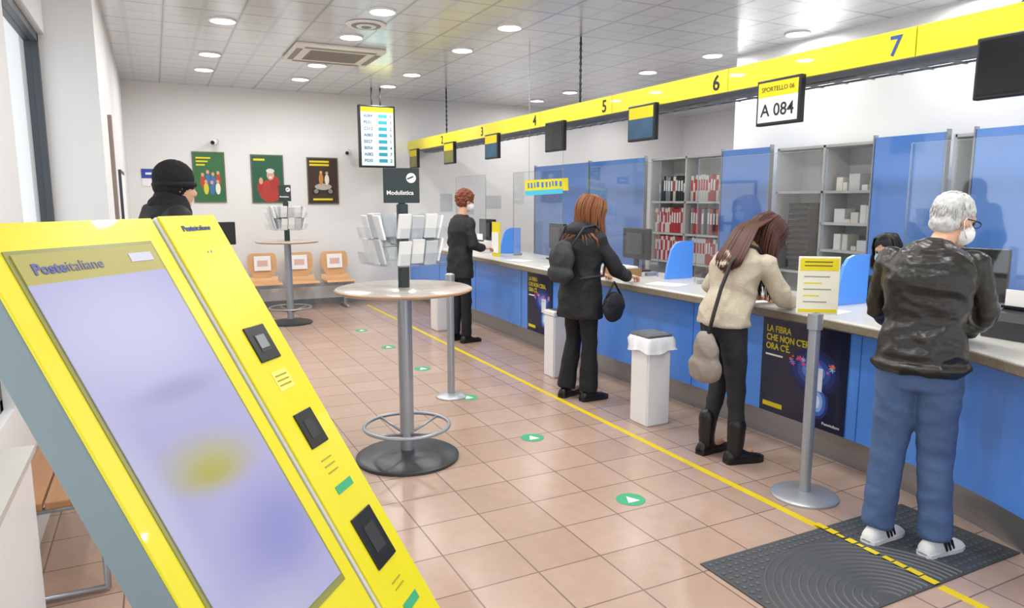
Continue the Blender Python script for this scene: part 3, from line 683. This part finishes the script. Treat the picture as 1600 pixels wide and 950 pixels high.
yb=plate('yellow_board',o0,rr_,uu_,.46,.13,.01,YELm,e); plate('cyan_band',o0+V((-.006,-.011,-.03)),rr_,uu_,.40,.05,.014,mat('cyan_card','4CC3DC',.5),e)
nn_=rr_.cross(uu_); rnd=random.Random(4); xx=.03
while xx<.40:
    ww=rnd.uniform(.02,.045); plate('printed_mark',o0+rr_*xx+uu_*(.045+rnd.uniform(0,.01))+nn_*.0105,rr_,uu_,ww*.6,.055,.001,mat('print_cobalt','3F7FC0',.5),yb); xx+=ww+.006
pipe('hanging_wire',[o0+rr_*.04+V((0,0,.13)),V((o0.x+rr_.x*.04,o0.y+rr_.y*.04,CZ))],.002,CHROME,e); pipe('hanging_wire',[o0+rr_*.40+V((0,0,.13)),V((o0.x+rr_.x*.40,o0.y+rr_.y*.40,2.449))],.002,CHROME,e)
e=thing('leaflet_holder','yellow leaflet holder standing on the counter','leaflet holder',(3.72,7.9,.956))
bb=plate('back_board',(3.76,8.0,.957),(0,-1,0),(0,0,1),.22,.42,.012,YELm,e); plate('leaflet',(3.745,7.98,1.0),(0,-1,0),(0,0,1),.18,.25,.01,PAPER,bb)
# ---------------------------------------------------------------- people
SKIN=mat('skin','D9A98C',.5,var=.05,scale=20)
def person(loc,phi,label,P):
    loc=V(loc); M=Matrix.Translation(loc)@Matrix.Rotation(phi,4,'Z')
    e=thing('person',label,'person',loc)
    b=P.get('b',1.); hs=P.get('hs',.93)
    pel=V((P['pel'][0],0,P['pel'][1])); sh=V((P['sh'][0],0,P['sh'][1])); ax=(sh-pel).normalized(); fw=V((ax.z,0,-ax.x)); LT=V((0,1,0))
    hy=math.radians(P.get('hyaw',0)); hp=math.radians(P.get('hpitch',0)); hf=V((math.cos(hy)*math.cos(hp),math.sin(hy)*math.cos(hp),-math.sin(hp))); hl=V((-math.sin(hy),math.cos(hy),0)); hu=hf.cross(hl)
    hc=V(P['head']); HR=Matrix((hf,hl,hu)).transposed()
    def H(f,l,u): return hc+(hf*f+hl*l+hu*u)*hs
    jg=P.get('jg',.018)
    tr=[(-.12,.13,.10),(0,.165,.118),(.35,.142,.105),(.7,.165,.118),(.9,.165,.1),(1.0,.12,.085),(1.1,.062,.06)]
    def torso(bm,g,hem=None,hg=0):
        R=[]; Ln=(sh-pel).length
        if hem is not None:
            R.append((V((pel.x+P.get('hemf',0),0,hem)),LT*(.168*b+g+hg),V((.125*b+g+hg,0,0))))
        for t,w,d in tr:
            if hem is not None and t<0: continue
            c=pel+ax*Ln*t-fw*(.03 if t>.5 else 0)*P.get('hunch',.5)
            R.append((c,LT*(w*b+g),fw*(d*b+g)))
        bm_loft(bm,R,28)
    def pushout(p):
        d=p-pel; Ln=(sh-pel).length; t=d.dot(ax)/Ln
        if t>1.08: return p
        fl=1 if t<.92 else max(.45,1-(t-.92)*3.2)
        w=(.175*b+jg+.016)*fl; dd=(.125*b+jg+.016+.02*P.get('hunch',.5))*fl
        c=pel+ax*Ln*t-fw*.015; q=p-c; a=q.dot(LT)/w; b2=q.dot(fw)/dd; m=math.hypot(a,b2)
        if m<1: 
            m=max(m,.05); return c+LT*(a/m*w)+fw*(b2/m*dd)
        return p
    arms=[]
    for s in (1,-1):
        nm='L' if s>0 else 'R'
        arms.append((s,sh+V((0,s*.165*b,-.03)),V(P['el'+nm]),V(P['wr'+nm])))
    legs=[]
    for s in (1,-1):
        nm='L' if s>0 else 'R'
        legs.append((s,pel+V((0,s*.085*b,-.06)),V(P['kn'+nm]),V(P['an'+nm])))
    bm=bmesh.new(); torso(bm,-.012)
    bm_ball(bm,H(-.012,0,.03),(.098*hs,.078*hs,.092*hs),HR); bm_ball(bm,H(.028,0,-.035),(.066*hs,.06*hs,.085*hs),HR); bm_ball(bm,H(.06,0,-.098),(.032*hs,.032*hs,.024*hs),HR)
    bm_cone(bm,H(.088,0,.005),.008,H(.113,0,-.03),.014*hs); bm_ball(bm,H(.108,0,-.034),.015*hs)
    bm_ball(bm,H(.08,0,.022),(.016,.05,.012),HR)
    for s in(1,-1): bm_ball(bm,H(-.005,s*.078,-.008),(.02,.009,.03),HR); bm_ball(bm,H(.06,s*.035,-.03),(.022,.02,.022),HR)
    bm_ball(bm,H(.09,0,-.062),(.01,.024,.007),HR); bm_ball(bm,H(.088,0,-.074),(.01,.02,.007),HR)
    nb=sh+ax*.03; bm_limb(bm,[nb-ax*.05,H(-.02,0,-.07)],[.06*b,.05*b])
    for s,a,c,d in arms: bm_limb(bm,[a,c,d],[.046*b,.036*b,.027])
    for s,a,c,d in legs: bm_limb(bm,[a,a.lerp(c,.5),c,c.lerp(d,.35),d],[.075*b,.062*b,.047*b,.045*b,.034]); bm_ball(bm,d+V((.07,0,-.035)),(.09,.033,.028))
    me=remesh(bm,.009,2)
    bm=bmesh.new(); bm.from_mesh(me); bpy.data.meshes.remove(me)
    for s,a,c,d in arms:
        dv=P.get('hd'+('L' if s>0 else 'R')); x=(V(dv) if dv else (d-c)).normalized()
        up=V(P.get('hup'+('L' if s>0 else 'R'),(0,0,1))); z=(up-x*up.dot(x)).normalized(); y=z.cross(x)*(-s)
        def Q(a_,b_,c_): return d+x*a_+y*b_+z*c_
        hb=bmesh.new(); HRm=Matrix((x,y,z)).transposed()
        bm_limb(hb,[Q(-.03,0,0),Q(.02,0,0)],[.024,.024]); bm_ball(hb,Q(.05,0,0),(.05,.038,.015),HRm); bm_ball(hb,Q(.03,.02,-.004),(.03,.017,.015),HRm)
        cu=P.get('curl',22)
        for i,(yy,ln) in enumerate([(.031,.07),(.0105,.078),(-.0105,.073),(-.03,.058)]):
            p=Q(.085,yy*.95,0); an=0; pts=[p]; fan=yy*.9
            for sg,fr_ in enumerate((.45,.32,.25)):
                an+=math.radians(cu)*(1+.3*sg); p=p+(x*math.cos(an)-z*math.sin(an)+y*fan*3*.3).normalized()*ln*fr_; pts.append(p)
            bm_limb(hb,pts,[.0088,.0084,.0076,.0066],8)
        p=Q(.02,.028,-.004); pts=[p,p+(x*.6+y*.75-z*.15).normalized()*.036,p+(x*.6+y*.75-z*.15).normalized()*.036+(x*.9+y*.35-z*.3).normalized()*.03]; bm_limb(hb,pts,[.013,.0105,.0085],8)
        hm=remesh(hb,.0038,1); bm.from_mesh(hm); bpy.data.meshes.remove(hm)
    bm.transform(M); frombm('body',bm,P.get('skin',SKIN),e,True)
    for s in (1,-1):
        bm=bmesh.new(); bm_ball(bm,H(.083,s*.031,.002),.0095,sub=2); bm.transform(M); frombm('eye',bm,mat('eye_dark','2A211C',.2),e,True)
    def cloth(nm,bmx,m,vox=.012,amp=.006,fr=7,amp2=.002,sm=4,st=(1,1,1),p=None):
        me=remesh(bmx,vox,sm); wrinkle(me,amp,fr,amp2,24,st); me.transform(M); o=obj(nm,me,m,None,True)
        mn=V([min(v.co[i] for v in me.vertices) for i in range(3)]); mx=V([max(v.co[i] for v in me.vertices) for i in range(3)]); c=(mn+mx)/2
        me.transform(Matrix.Translation(-c)); o.location=c; par(o,p or e); return o
    tg=P.get('tg',(.095,.07,.062)); bm=bmesh.new()
    bm_loft(bm,[(pel+V((0,0,-.13)),LT*.145*b,V((.11*b,0,0))),(pel+V((0,0,-.03)),LT*.168*b,V((.122*b,0,0))),(pel+ax*.14,LT*.15*b,fw*.108*b)],24)
    for s,a,c,d in legs:
        lo=V(d)+V((0,0,P.get('cuff',.0)-.01)); mid=c.lerp(d,.4)
        bm_limb(bm,[a,a.lerp(c,.5),c,mid],[tg[0]*b,(tg[0]*.55+tg[1]*.45)*b,tg[1]*b,(tg[1]*.4+tg[2]*.6)*b]); bm_cone(bm,mid,(tg[1]*.4+tg[2]*.6)*b,lo,tg[2]*b,18)
    cloth('trousers',bm,P['trm'],amp=P.get('tw',.005),fr=9,st=P.get('tst',(1.2,1.2,.8)),sm=6)
    sr=P.get('sr',(.066,.058,.045)); bm=bmesh.new(); torso(bm,jg,P['hem'],P.get('hg',.0))
    for s,a,c,d in arms:
        dd=c.lerp(d,P.get('slen',.94)); bm_limb(bm,[a,a.lerp(c,.5),c],[sr[0]*b,sr[0]*.93*b,sr[1]*b]); bm_cone(bm,c,sr[1]*b,dd,sr[2]*b,18)
    bm_loft(bm,[(sh-ax*.01,LT*.09*b,fw*.085*b),(sh+ax*.055-fw*.005,LT*.07*b,fw*.068*b)],20)
    if P.get('hood'): bm_ball(bm,sh+ax*.03-fw*.085,(.075,.12,.075)); bm_ball(bm,sh+ax*.06-fw*.02,(.09,.11,.05))
    if P.get('collar'):
        c_=sh+ax*.05-fw*.01; bm_pipe(bm,[c_+LT*.068*math.cos(q*pi/8)*b+fw*.066*math.sin(q*pi/8)*b for q in range(16)],.017,8,True)
    if P.get('ribs'):
        hz=V((pel.x,0,P['hem']+.03)); bm_pipe(bm,[hz+LT*(.166*b+jg)*math.cos(q*pi/12)+V((1,0,0))*(.123*b+jg)*math.sin(q*pi/12) for q in range(24)],.016,8,True)
    cloth('jacket' if not P.get('top') else P['top'],bm,P['jm'],vox=.010,amp=P.get('jw',.008),fr=P.get('jf',7),st=P.get('jst',(1,1,1)),amp2=P.get('jw2',.002),sm=P.get('jsm',4))
    for s,a,c,d in legs:
        fy=math.radians(P.get('fy'+('L' if s>0 else 'R'),0)); RF=Matrix.Rotation(fy,3,'Z'); base=V((d.x,d.y,0)); zo=d.z-.09
        prof=[(-.075,.022,.035),(-.065,.034,.075),(-.03,.038,.10),(.01,.038,.105),(.05,.04,.085),(.09,.045,.065),(.14,.046,.052),(.175,.036,.042),(.192,.018,.028)]
        bm=bmesh.new(); R=[]
        for x,w,h in prof:
            R.append([base+RF@V((x,w*math.cos(t*2*pi/18),.022+(h-.022)*max(0,math.sin(t*2*pi/18))**.8 if math.sin(t*2*pi/18)>0 else .018))+V((0,0,zo)) for t in range(18)])
        bm_loft(bm,R); bm.transform(M); so=frombm('shoe',bm,P['shm'],e,True)
        bm=bmesh.new(); out=[(x,w+.004) for x,w,h in prof]; A=[base+RF@V((x,w,0))+V((0,0,zo+.001)) for x,w in out]+[base+RF@V((x,-w,0))+V((0,0,zo+.001)) for x,w in out[::-1]]
        bm_loft(bm,[A,[p+V((0,0,.024+P.get('sole',0))) for p in A]]); bm.transform(M); frombm('sole',bm,P.get('solem',P['shm']),so)
        if P.get('stripes'):
            for sd in (1,-1):
                for q in range(3):
                    x=.02+q*.024; c_=base+RF@V((x+.01,sd*.040,.052))+V((0,0,zo)); bm=bmesh.new(); bm_box(bm,c_,(.011,.007,.055),RF@Matrix.Rotation(math.radians(-25),3,'Y')); bm.transform(M); frombm('shoe_stripe',bm,INK,so)
        if P.get('boots'):
            bm=bmesh.new(); bm_limb(bm,[d+V((-.005,0,-.01)),d+V((0,0,.16))],[.05,.056]); cloth('boot_shaft',bm,P['shm'],.01,.003,p=so)
    hm=P['hairm']; ht=P['hair']
    if ht in('short','curly'):
        g=P.get('hairg',.012); bm=bmesh.new(); bm_ball(bm,H(-.022,0,.045),((.094*hs+g),(.081*hs+g),(.087*hs+g)),HR); bm_ball(bm,H(-.055,0,-.02),(.055*hs+g,.07*hs+g*.8,.06*hs+g),HR)
        if ht=='curly':
            rnd=random.Random(5)
            for q in range(90):
                d_=V((rnd.gauss(-.35,1),rnd.gauss(0,1),rnd.gauss(.35,1))).normalized()
                if d_.x>.6 and d_.z<.3: continue
                bm_ball(bm,H(-.025,0,.03)+hf*d_.x*.105+hl*d_.y*.095+hu*d_.z*.10,rnd.uniform(.012,.022),sub=1)
        me=remesh(bm,.007 if ht=='short' else .006,1); wrinkle(me,.005,18 if ht=='short' else 26,.004,60,(1,1,1))
        if ht=='short':
            bm=bmesh.new(); bm.from_mesh(me); rnd=random.Random(7)
            for q in range(520):
                d_=V((rnd.gauss(-.3,1),rnd.gauss(0,1),rnd.gauss(.35,.9))).normalized()
                if (d_.x>.45 and d_.z<.45) or d_.z<-.75: continue
                c_=H(-.022,0,.03)+hf*d_.x*(.092*hs+g)+hl*d_.y*(.079*hs+g)+hu*d_.z*(.097*hs+g); tn=(V((0,0,-1))-hf*.6*(1 if d_.z>.5 else .3)).normalized()
                nrm=(hf*d_.x+hl*d_.y+hu*d_.z).normalized(); tn=(tn-nrm*tn.dot(nrm)).normalized()
                bm_pipe(bm,[c_-tn*.015,c_+nrm*.005,c_+tn*.024+nrm*.003],.0026,4,False,[.6,1,.3])
            bm.to_mesh(me); bm.free()
        me.transform(M); obj('hair',me,hm,e,True)
    if ht=='cap':
        bm=bmesh.new(); bm_ball(bm,H(-.018,0,.050),(.116*hs,.100*hs,.108*hs),HR); bm_ball(bm,H(-.035,0,.0),(.095*hs,.097*hs,.085*hs),HR)
        me=remesh(bm,.007,3)
        for v in me.vertices:
            q=HR.transposed()@(v.co-hc); an=math.atan2(q.y,q.x); v.co+= (v.co-hc).normalized()*.0025*math.sin(an*36)
        me.transform(M); cp=obj('knit_cap',me,hm,e,True)
        bm=bmesh.new(); c0=H(-.01,0,.012); bm_pipe(bm,[c0+hf*.105*hs*math.cos(q*pi/12)*1.02+hl*.098*hs*math.sin(q*pi/12)+hu*.012*math.cos(q*pi/12) for q in range(24)],.017,8,True); bm.transform(M); frombm('cap_cuff',bm,hm,cp,True)
        bm=bmesh.new(); bm_ball(bm,H(-.045,0,-.075),(.07*hs,.09*hs,.08*hs),HR); bm_limb(bm,[nb-ax*.02,H(-.02,0,-.115)],[.125,.098])
        me=remesh(bm,.008,3); wrinkle(me,.006,12,.002); me.transform(M); obj('scarf',me,hm,e,True)
    if ht=='long':
        rnd=random.Random(P.get('seed',1)); bm=bmesh.new(); bm_ball(bm,H(-.018,0,.035),(.102*hs,.088*hs,.092*hs),HR)
        me=remesh(bm,.008,1); bm=bmesh.new(); bm.from_mesh(me); bpy.data.meshes.remove(me)
        n=P.get('nh',420); hlen=P['hlen']; hang=V(P.get('hang',(0,0,-1))).normalized(); vol=P.get('vol',.12)
        for i in range(n):
            a=rnd.uniform(-1,1)*math.radians(P.get('hspan',150))
            d1=V((-math.cos(a),math.sin(a))); rt=rnd.uniform(.0,.5)
            k_=rnd.uniform(.98,1.0+vol)
            p0=H(-.015+d1.x*.05*rt*2,d1.y*.045*rt*2,.122+.005*rnd.random()-.04*rt)
            p1=H(-.018+d1.x*.085*k_,d1.y*.077*k_,.09); p2=H(-.02+d1.x*.105*k_,d1.y*.094*k_,.02); p3=H(-.02+d1.x*.105*k_,d1.y*.097*k_,-.04)
            ln=hlen*rnd.uniform(.8,1.05)*(1+P.get('sidelong',0)*abs(math.sin(a))); dr=V((rnd.uniform(-.01,.01),rnd.uniform(-.02,.02),0))
            q=[p0,p1,p2,pushout(p3)]; last=p3; ph=a*3
            for t in range(1,6):
                w_=t/5; last=last+((hang*(.5+.5*w_) -hu*.5*(1-w_)).normalized()*ln/5)+dr*.25+V((math.sin(t*1.5+ph)*.005,math.cos(t*1.3+ph)*.005,0)); last=pushout(last); q.append(last)
            bm_pipe(bm,q,.005,4,False,[.5,.9,1,1,1,1,.9,.7,.3])
        for i in range(P.get('drape',0)):
            o_=rnd.uniform(-1,1); e_=rnd.uniform(0,1)
            q=[H(.0-.03*e_,o_*.05,.125),H(-.085,o_*.075,.09),H(-.118-.012*e_,o_*.088,.01)]
            tgt=sh-ax*.02-fw*(.125*b+jg+.02+.012*e_)+V((0,P.get('drl',-.04)+o_*.105,0))
            q.append(q[-1].lerp(tgt,.5)+V((0,0,.035))+fw*(-.02)); q.append(tgt)
            ln=rnd.uniform(.8,1.0)*P.get('drlen',.16)*(1-.35*abs(o_)); q.append(tgt-ax*ln*.5-fw*.012+LT*o_*.006); q.append(tgt-ax*ln-fw*.008+LT*o_*.002)
            bm_pipe(bm,q,.005,4,False,[.5,.9,1,1,1,.8,.3])
        bm.transform(M); frombm('hair',bm,hm,e,True)
    if P.get('mask'):
        bm=bmesh.new(); bm_ball(bm,H(.048,0,-.055),(.074*hs,.066*hs,.062*hs),HR); bm.transform(M); mk=frombm('face_mask',bm,P['mask'],e,True)
        for s in (1,-1): 
            bm=bmesh.new(); bm_pipe(bm,[H(.05,s*.06,-.03),H(.02,s*.074,-.005),H(-.01,s*.084,.015),H(-.025,s*.086,-.01),H(0,s*.075,-.05),H(.04,s*.062,-.08)],.0022,6); bm.transform(M); frombm('ear_loop',bm,PAPER,mk,True)
    if P.get('glasses'):
        bm=bmesh.new()
        for s in (1,-1):
            bm_pipe(bm,[H(.107,s*.033+.022*math.cos(t*pi/8),.002+.017*math.sin(t*pi/8)) for t in range(16)],.0022,5,True); bm_pipe(bm,[H(.105,s*.055,.006),H(.05,s*.080,.008),H(-.01,s*.088,.004)],.0026,5)
        bm_pipe(bm,[H(.108,-.01,.004),H(.11,0,.006),H(.108,.01,.004)],.002,5); bm.transform(M); frombm('glasses',bm,BLACK,e,True)
    return e,M
J_MAN=mat('man_jacket','1F1C18',.32,var=.35,scale=6,bump=.6,bscale=14,stretch=(1,1,1.6)); BLKC=mat('black_cloth','17181C',.7,var=.3,scale=6,bump=.4,bscale=25)
JEAN=mat('slate_trousers','4C648C',.85,var=.18,scale=7,bump=.6,bscale=14,stretch=(1,1,1.6)); CREAMC=mat('cream_fleece','C4B9A4',.95,var=.12,scale=30,bump=.5,bscale=120)
KNIT=mat('black_knit','1A1A1D',.9,var=.3,scale=30,bump=.6,bscale=120)
DTR=mat('charcoal_denim','232529',.8,var=.25,scale=10,bump=.3,bscale=20); HW=mat('white_hair','C9C9C7',.8,var=.25,scale=60,bump=.5,bscale=90,stretch=(1,1,.3)); HB_=mat('auburn_hair','4E2A1C',.5,var=.45,scale=25,stretch=(6,6,.8)); HR_=mat('ginger_hair','7A3E24',.6,var=.4,scale=40); HD=mat('dark_hair','17120F',.5,var=.3,scale=40)
HL=mat('light_auburn_hair','86502F',.45,var=.6,scale=30,stretch=(6,6,.8))
MASKB=mat('mask_blue','B7D4E6',.8,bump=.2,bscale=80)
person((3.13,2.0,0),math.radians(28),'person with white hair in dark jacket leaning on the counter',dict(b=1.0,hs=.96,pel=(-.02,.92),sh=(.11,1.39),hunch=1.3,head=(.225,-.07,1.555),hyaw=-42,hpitch=14,collar=True,ribs=True,
 elL=(.20,.215,1.12),elR=(.22,-.225,1.12),wrL=(.41,.15,1.005),wrR=(.42,-.14,1.0),hdL=(1,-.1,-.05),hdR=(1,.1,-.05),
 knL=(.02,.10,.49),knR=(.03,-.09,.49),anL=(-.04,.12,.09),anR=(-.03,-.12,.09),fyL=-25,fyR=-30,
 hem=.87,jg=.022,hg=-.006,jm=J_MAN,jw=.008,jf=9,jw2=.003,jst=(1,1,1.5),jsm=3,trm=JEAN,tg=(.096,.078,.070),tw=.006,tst=(1,1,1.1),sr=(.066,.060,.047),shm=PAPER,solem=WPLA,stripes=True,hair='short',hairm=HW,hairg=.004,mask=PAPER,glasses=True))
person((3.20,3.30,0),math.radians(3),'person with long auburn hair in cream fleece writing at the counter',dict(b=.92,pel=(-.05,.93),sh=(.13,1.29),hunch=1.8,head=(.315,.0,1.425),hyaw=-4,hpitch=55,
 elL=(.10,.27,1.08),elR=(.22,-.22,1.05),wrL=(.40,.14,1.0),wrR=(.45,-.1,.995),hdL=(1,-.2,-.05),hdR=(1,.1,-.1),
 knL=(.03,.09,.49),knR=(-.02,-.10,.49),anL=(-.05,.10,.09),anR=(-.02,-.12,.09),fyL=5,fyR=-15,
 hem=.88,jg=.024,jm=CREAMC,top='fleece_sweater',jw=.009,jf=8,trm=DTR,tg=(.096,.064,.050),tw=.005,sr=(.068,.06,.045),shm=BLACK,boots=True,cuff=.06,sole=.012,hair='long',hlen=.30,hang=(.15,0,-1),hspan=170,sidelong=.15,vol=.38,nh=680,drape=280,drlen=.17,hairm=HB_,seed=3))
person((3.10,4.88,0),math.radians(14),'person with auburn hair in black hooded coat wearing a backpack',dict(b=.96,pel=(-.02,.93),sh=(.03,1.36),head=(.12,0,1.575),hyaw=-14,hpitch=20,
 elL=(.1,.25,1.10),elR=(.14,-.25,1.09),wrL=(.38,.15,1.0),wrR=(.40,-.15,1.01),hdL=(1,0,-.05),hdR=(1,0,-.05),
 knL=(.02,.10,.49),knR=(.01,-.09,.49),anL=(-.06,.11,.09),anR=(-.01,-.10,.09),fyL=10,fyR=-12,
 hem=.70,jg=.033,hg=.012,hood=True,jm=BLKC,jw=.010,trm=mat('black_trousers','121317',.8,var=.2),tg=(.09,.066,.08),shm=BLACK,sole=.01,hair='long',hlen=.27,hspan=145,hang=(.25,0,-1),vol=.36,sidelong=.2,hairm=HL,seed=9,mask=MASKB))
person((3.14,7.54,0),math.radians(8),'person with short ginger hair in a long black coat',dict(b=.95,pel=(-.02,.95),sh=(.02,1.42),head=(.07,0,1.635),hyaw=-5,hpitch=15,
 elL=(.0,.22,1.15),elR=(.02,-.23,1.14),wrL=(.20,.12,1.08),wrR=(.22,-.13,1.09),hdL=(1,0,.05),hdR=(1,.1,.05),
 knL=(.01,.09,.49),knR=(.01,-.09,.49),anL=(-.04,.10,.09),anR=(0,-.10,.09),
 hem=.76,jg=.022,jm=BLKC,trm=mat('black_trousers','121317',.8),tg=(.085,.065,.06),shm=BLACK,hair='curly',hairm=HR_,hairg=.014,mask=PAPER))
person((.085,4.66,0),math.radians(12),'person in black jacket and black knit cap seen in profile',dict(b=1.2,pel=(0,1.0),sh=(-.01,1.565),head=(.04,0,1.725),hyaw=4,hpitch=6,hs=1.0,
 elL=(-.02,.30,1.24),elR=(-.02,-.30,1.24),wrL=(.08,.28,.98),wrR=(.08,-.28,.98),hupL=(0,1,.2),hupR=(0,-1,.2),
 knL=(.01,.1,.52),knR=(.01,-.1,.52),anL=(-.02,.12,.09),anR=(-.02,-.12,.09),
 hem=.9,jg=.035,jm=BLKC,trm=DTR,shm=BLACK,hair='cap',hairm=KNIT))
def clerk(x,y,lab,hm,jm,s):
    e=thing('office_chair','black office chair behind the counter','office chair',(x,y,0))
    box('seat_cushion',(x,y,.455),(.44,.46,.06),BLACK,e,.02); box('chair_back',(x+.25,y,.75),(.05,.42,.42),BLACK,e,.02); box('back_stem',(x+.24,y,.50),(.03,.06,.16),DGREY,e)
    lathe('gas_column',(x,y,0),[(.03,.08),(.03,.425)],DGREY,e)
    for q in range(5): a=q*2*pi/5; am=pipe('base_arm',[(x,y,.09),(x+.27*math.cos(a),y+.27*math.sin(a),.05)],.018,DGREY,e); lathe('castor',(x+.27*math.cos(a),y+.27*math.sin(a),0),[(.02,0),(.025,.02),(.02,.045)],BLACK,am,n=12)
    person((x,y,0),pi,lab,dict(b=.93,pel=(-.02,.62),sh=(.06,1.05),head=(.12,0,1.29),hpitch=20,hyaw=s,
     elL=(.12,.23,.86),elR=(.12,-.23,.86),wrL=(.22,.14,.90),wrR=(.22,-.14,.90),
     knL=(.38,.10,.54),knR=(.38,-.10,.54),anL=(.34,.1,.09),anR=(.34,-.1,.09),hem=.58,jm=jm,trm=DTR,shm=BLACK,hair='long',hlen=.12,hspan=120,hairm=hm,nh=160,mask=MASKB))
clerk(4.95,3.42,'seated person with dark hair and light blue face mask',HD,BLKC,10)
# ---------------------------------------------------------------- bags
def bag(name,lab,cat,prims,m,straps,vox=.011,amp=.008,sm_=None,sr_=.010):
    e=thing(name,lab,cat,prims[0][0]); bm=bmesh.new()
    for c,r,R in prims: bm_ball(bm,V(c),r,R)
    me=remesh(bm,vox,4); wrinkle(me,amp,9,.002); obj('bag_body',me,m,e,True)
    for st in straps: pipe('strap',st,sr_,sm_ or m,e,6)
R14=Matrix.Rotation(math.radians(14),3,'Z')
def PW(loc,phi,p): return V(loc)+Matrix.Rotation(math.radians(phi),3,'Z')@V(p)
wl=(3.10,4.88,0)
GBP=mat('grey_backpack_cloth','2E3134',.7,var=.3,scale=10,bump=.3,bscale=30)
bag('backpack','dark grey fabric backpack worn on the back','backpack',[(PW(wl,14,(-.235,.0,1.17)),(.065,.125,.15),R14),(PW(wl,14,(-.245,0,1.07)),(.07,.13,.08),R14),(PW(wl,14,(-.22,0,1.28)),(.045,.09,.045),R14)],GBP,
 [[PW(wl,14,p) for p in ((-.20,s*.08,1.29),(-.10,s*.11,1.43),(.02,s*.12,1.45),(.14,s*.12,1.36),(.15,s*.13,1.2),(.03,s*.21,1.05),(-.17,s*.14,1.03))] for s in (1,-1)])
bag('handbag','black handbag hanging at the side of the coat','handbag',[(PW(wl,14,(.07,-.29,.80)),(.12,.045,.12),R14)],BLKC,[[PW(wl,14,p) for p in ((-.02,-.29,.88),(.07,-.29,1.0),(.16,-.29,.88))]])
wl=(3.20,3.30,0); TAUPE=mat('taupe_bag','8F857B',.7,var=.15,scale=12,bump=.3,bscale=50)
SB=mat('dark_strap','2B2422',.6)
bag('shoulder_bag','slouchy taupe shoulder bag on a dark strap','shoulder bag',[(PW(wl,5,(-.26,-.05,.74)),(.055,.095,.12),None),(PW(wl,5,(-.26,-.05,.63)),(.065,.125,.10),None)],TAUPE,
 [[PW(wl,5,p) for p in ((-.26,-.07,.84),(-.22,-.07,.97),(-.165,-.07,1.12),(-.10,-.08,1.27),(.02,-.10,1.375),(.13,-.09,1.35),(.22,-.07,1.26))]],sm_=SB,sr_=.012)
# ---------------------------------------------------------------- camera, world
cam=bpy.data.cameras.new('camera'); cam.sensor_width=36; cam.lens=24.75; cam.clip_start=.05
co=bpy.data.objects.new('camera',cam); link(co); co.location=(0,0,1.65)
co.rotation_euler=(math.radians(90-8.43),0,math.radians(-26.73)); scene.camera=co
w=bpy.data.worlds.new('world'); scene.world=w; w.use_nodes=True
bg=w.node_tree.nodes['Background']; bg.inputs[0].default_value=(.97,.985,1,1); bg.inputs[1].default_value=1.55
scene.view_settings.view_transform='Standard'; scene.view_settings.look='None'; scene.view_settings.exposure=0
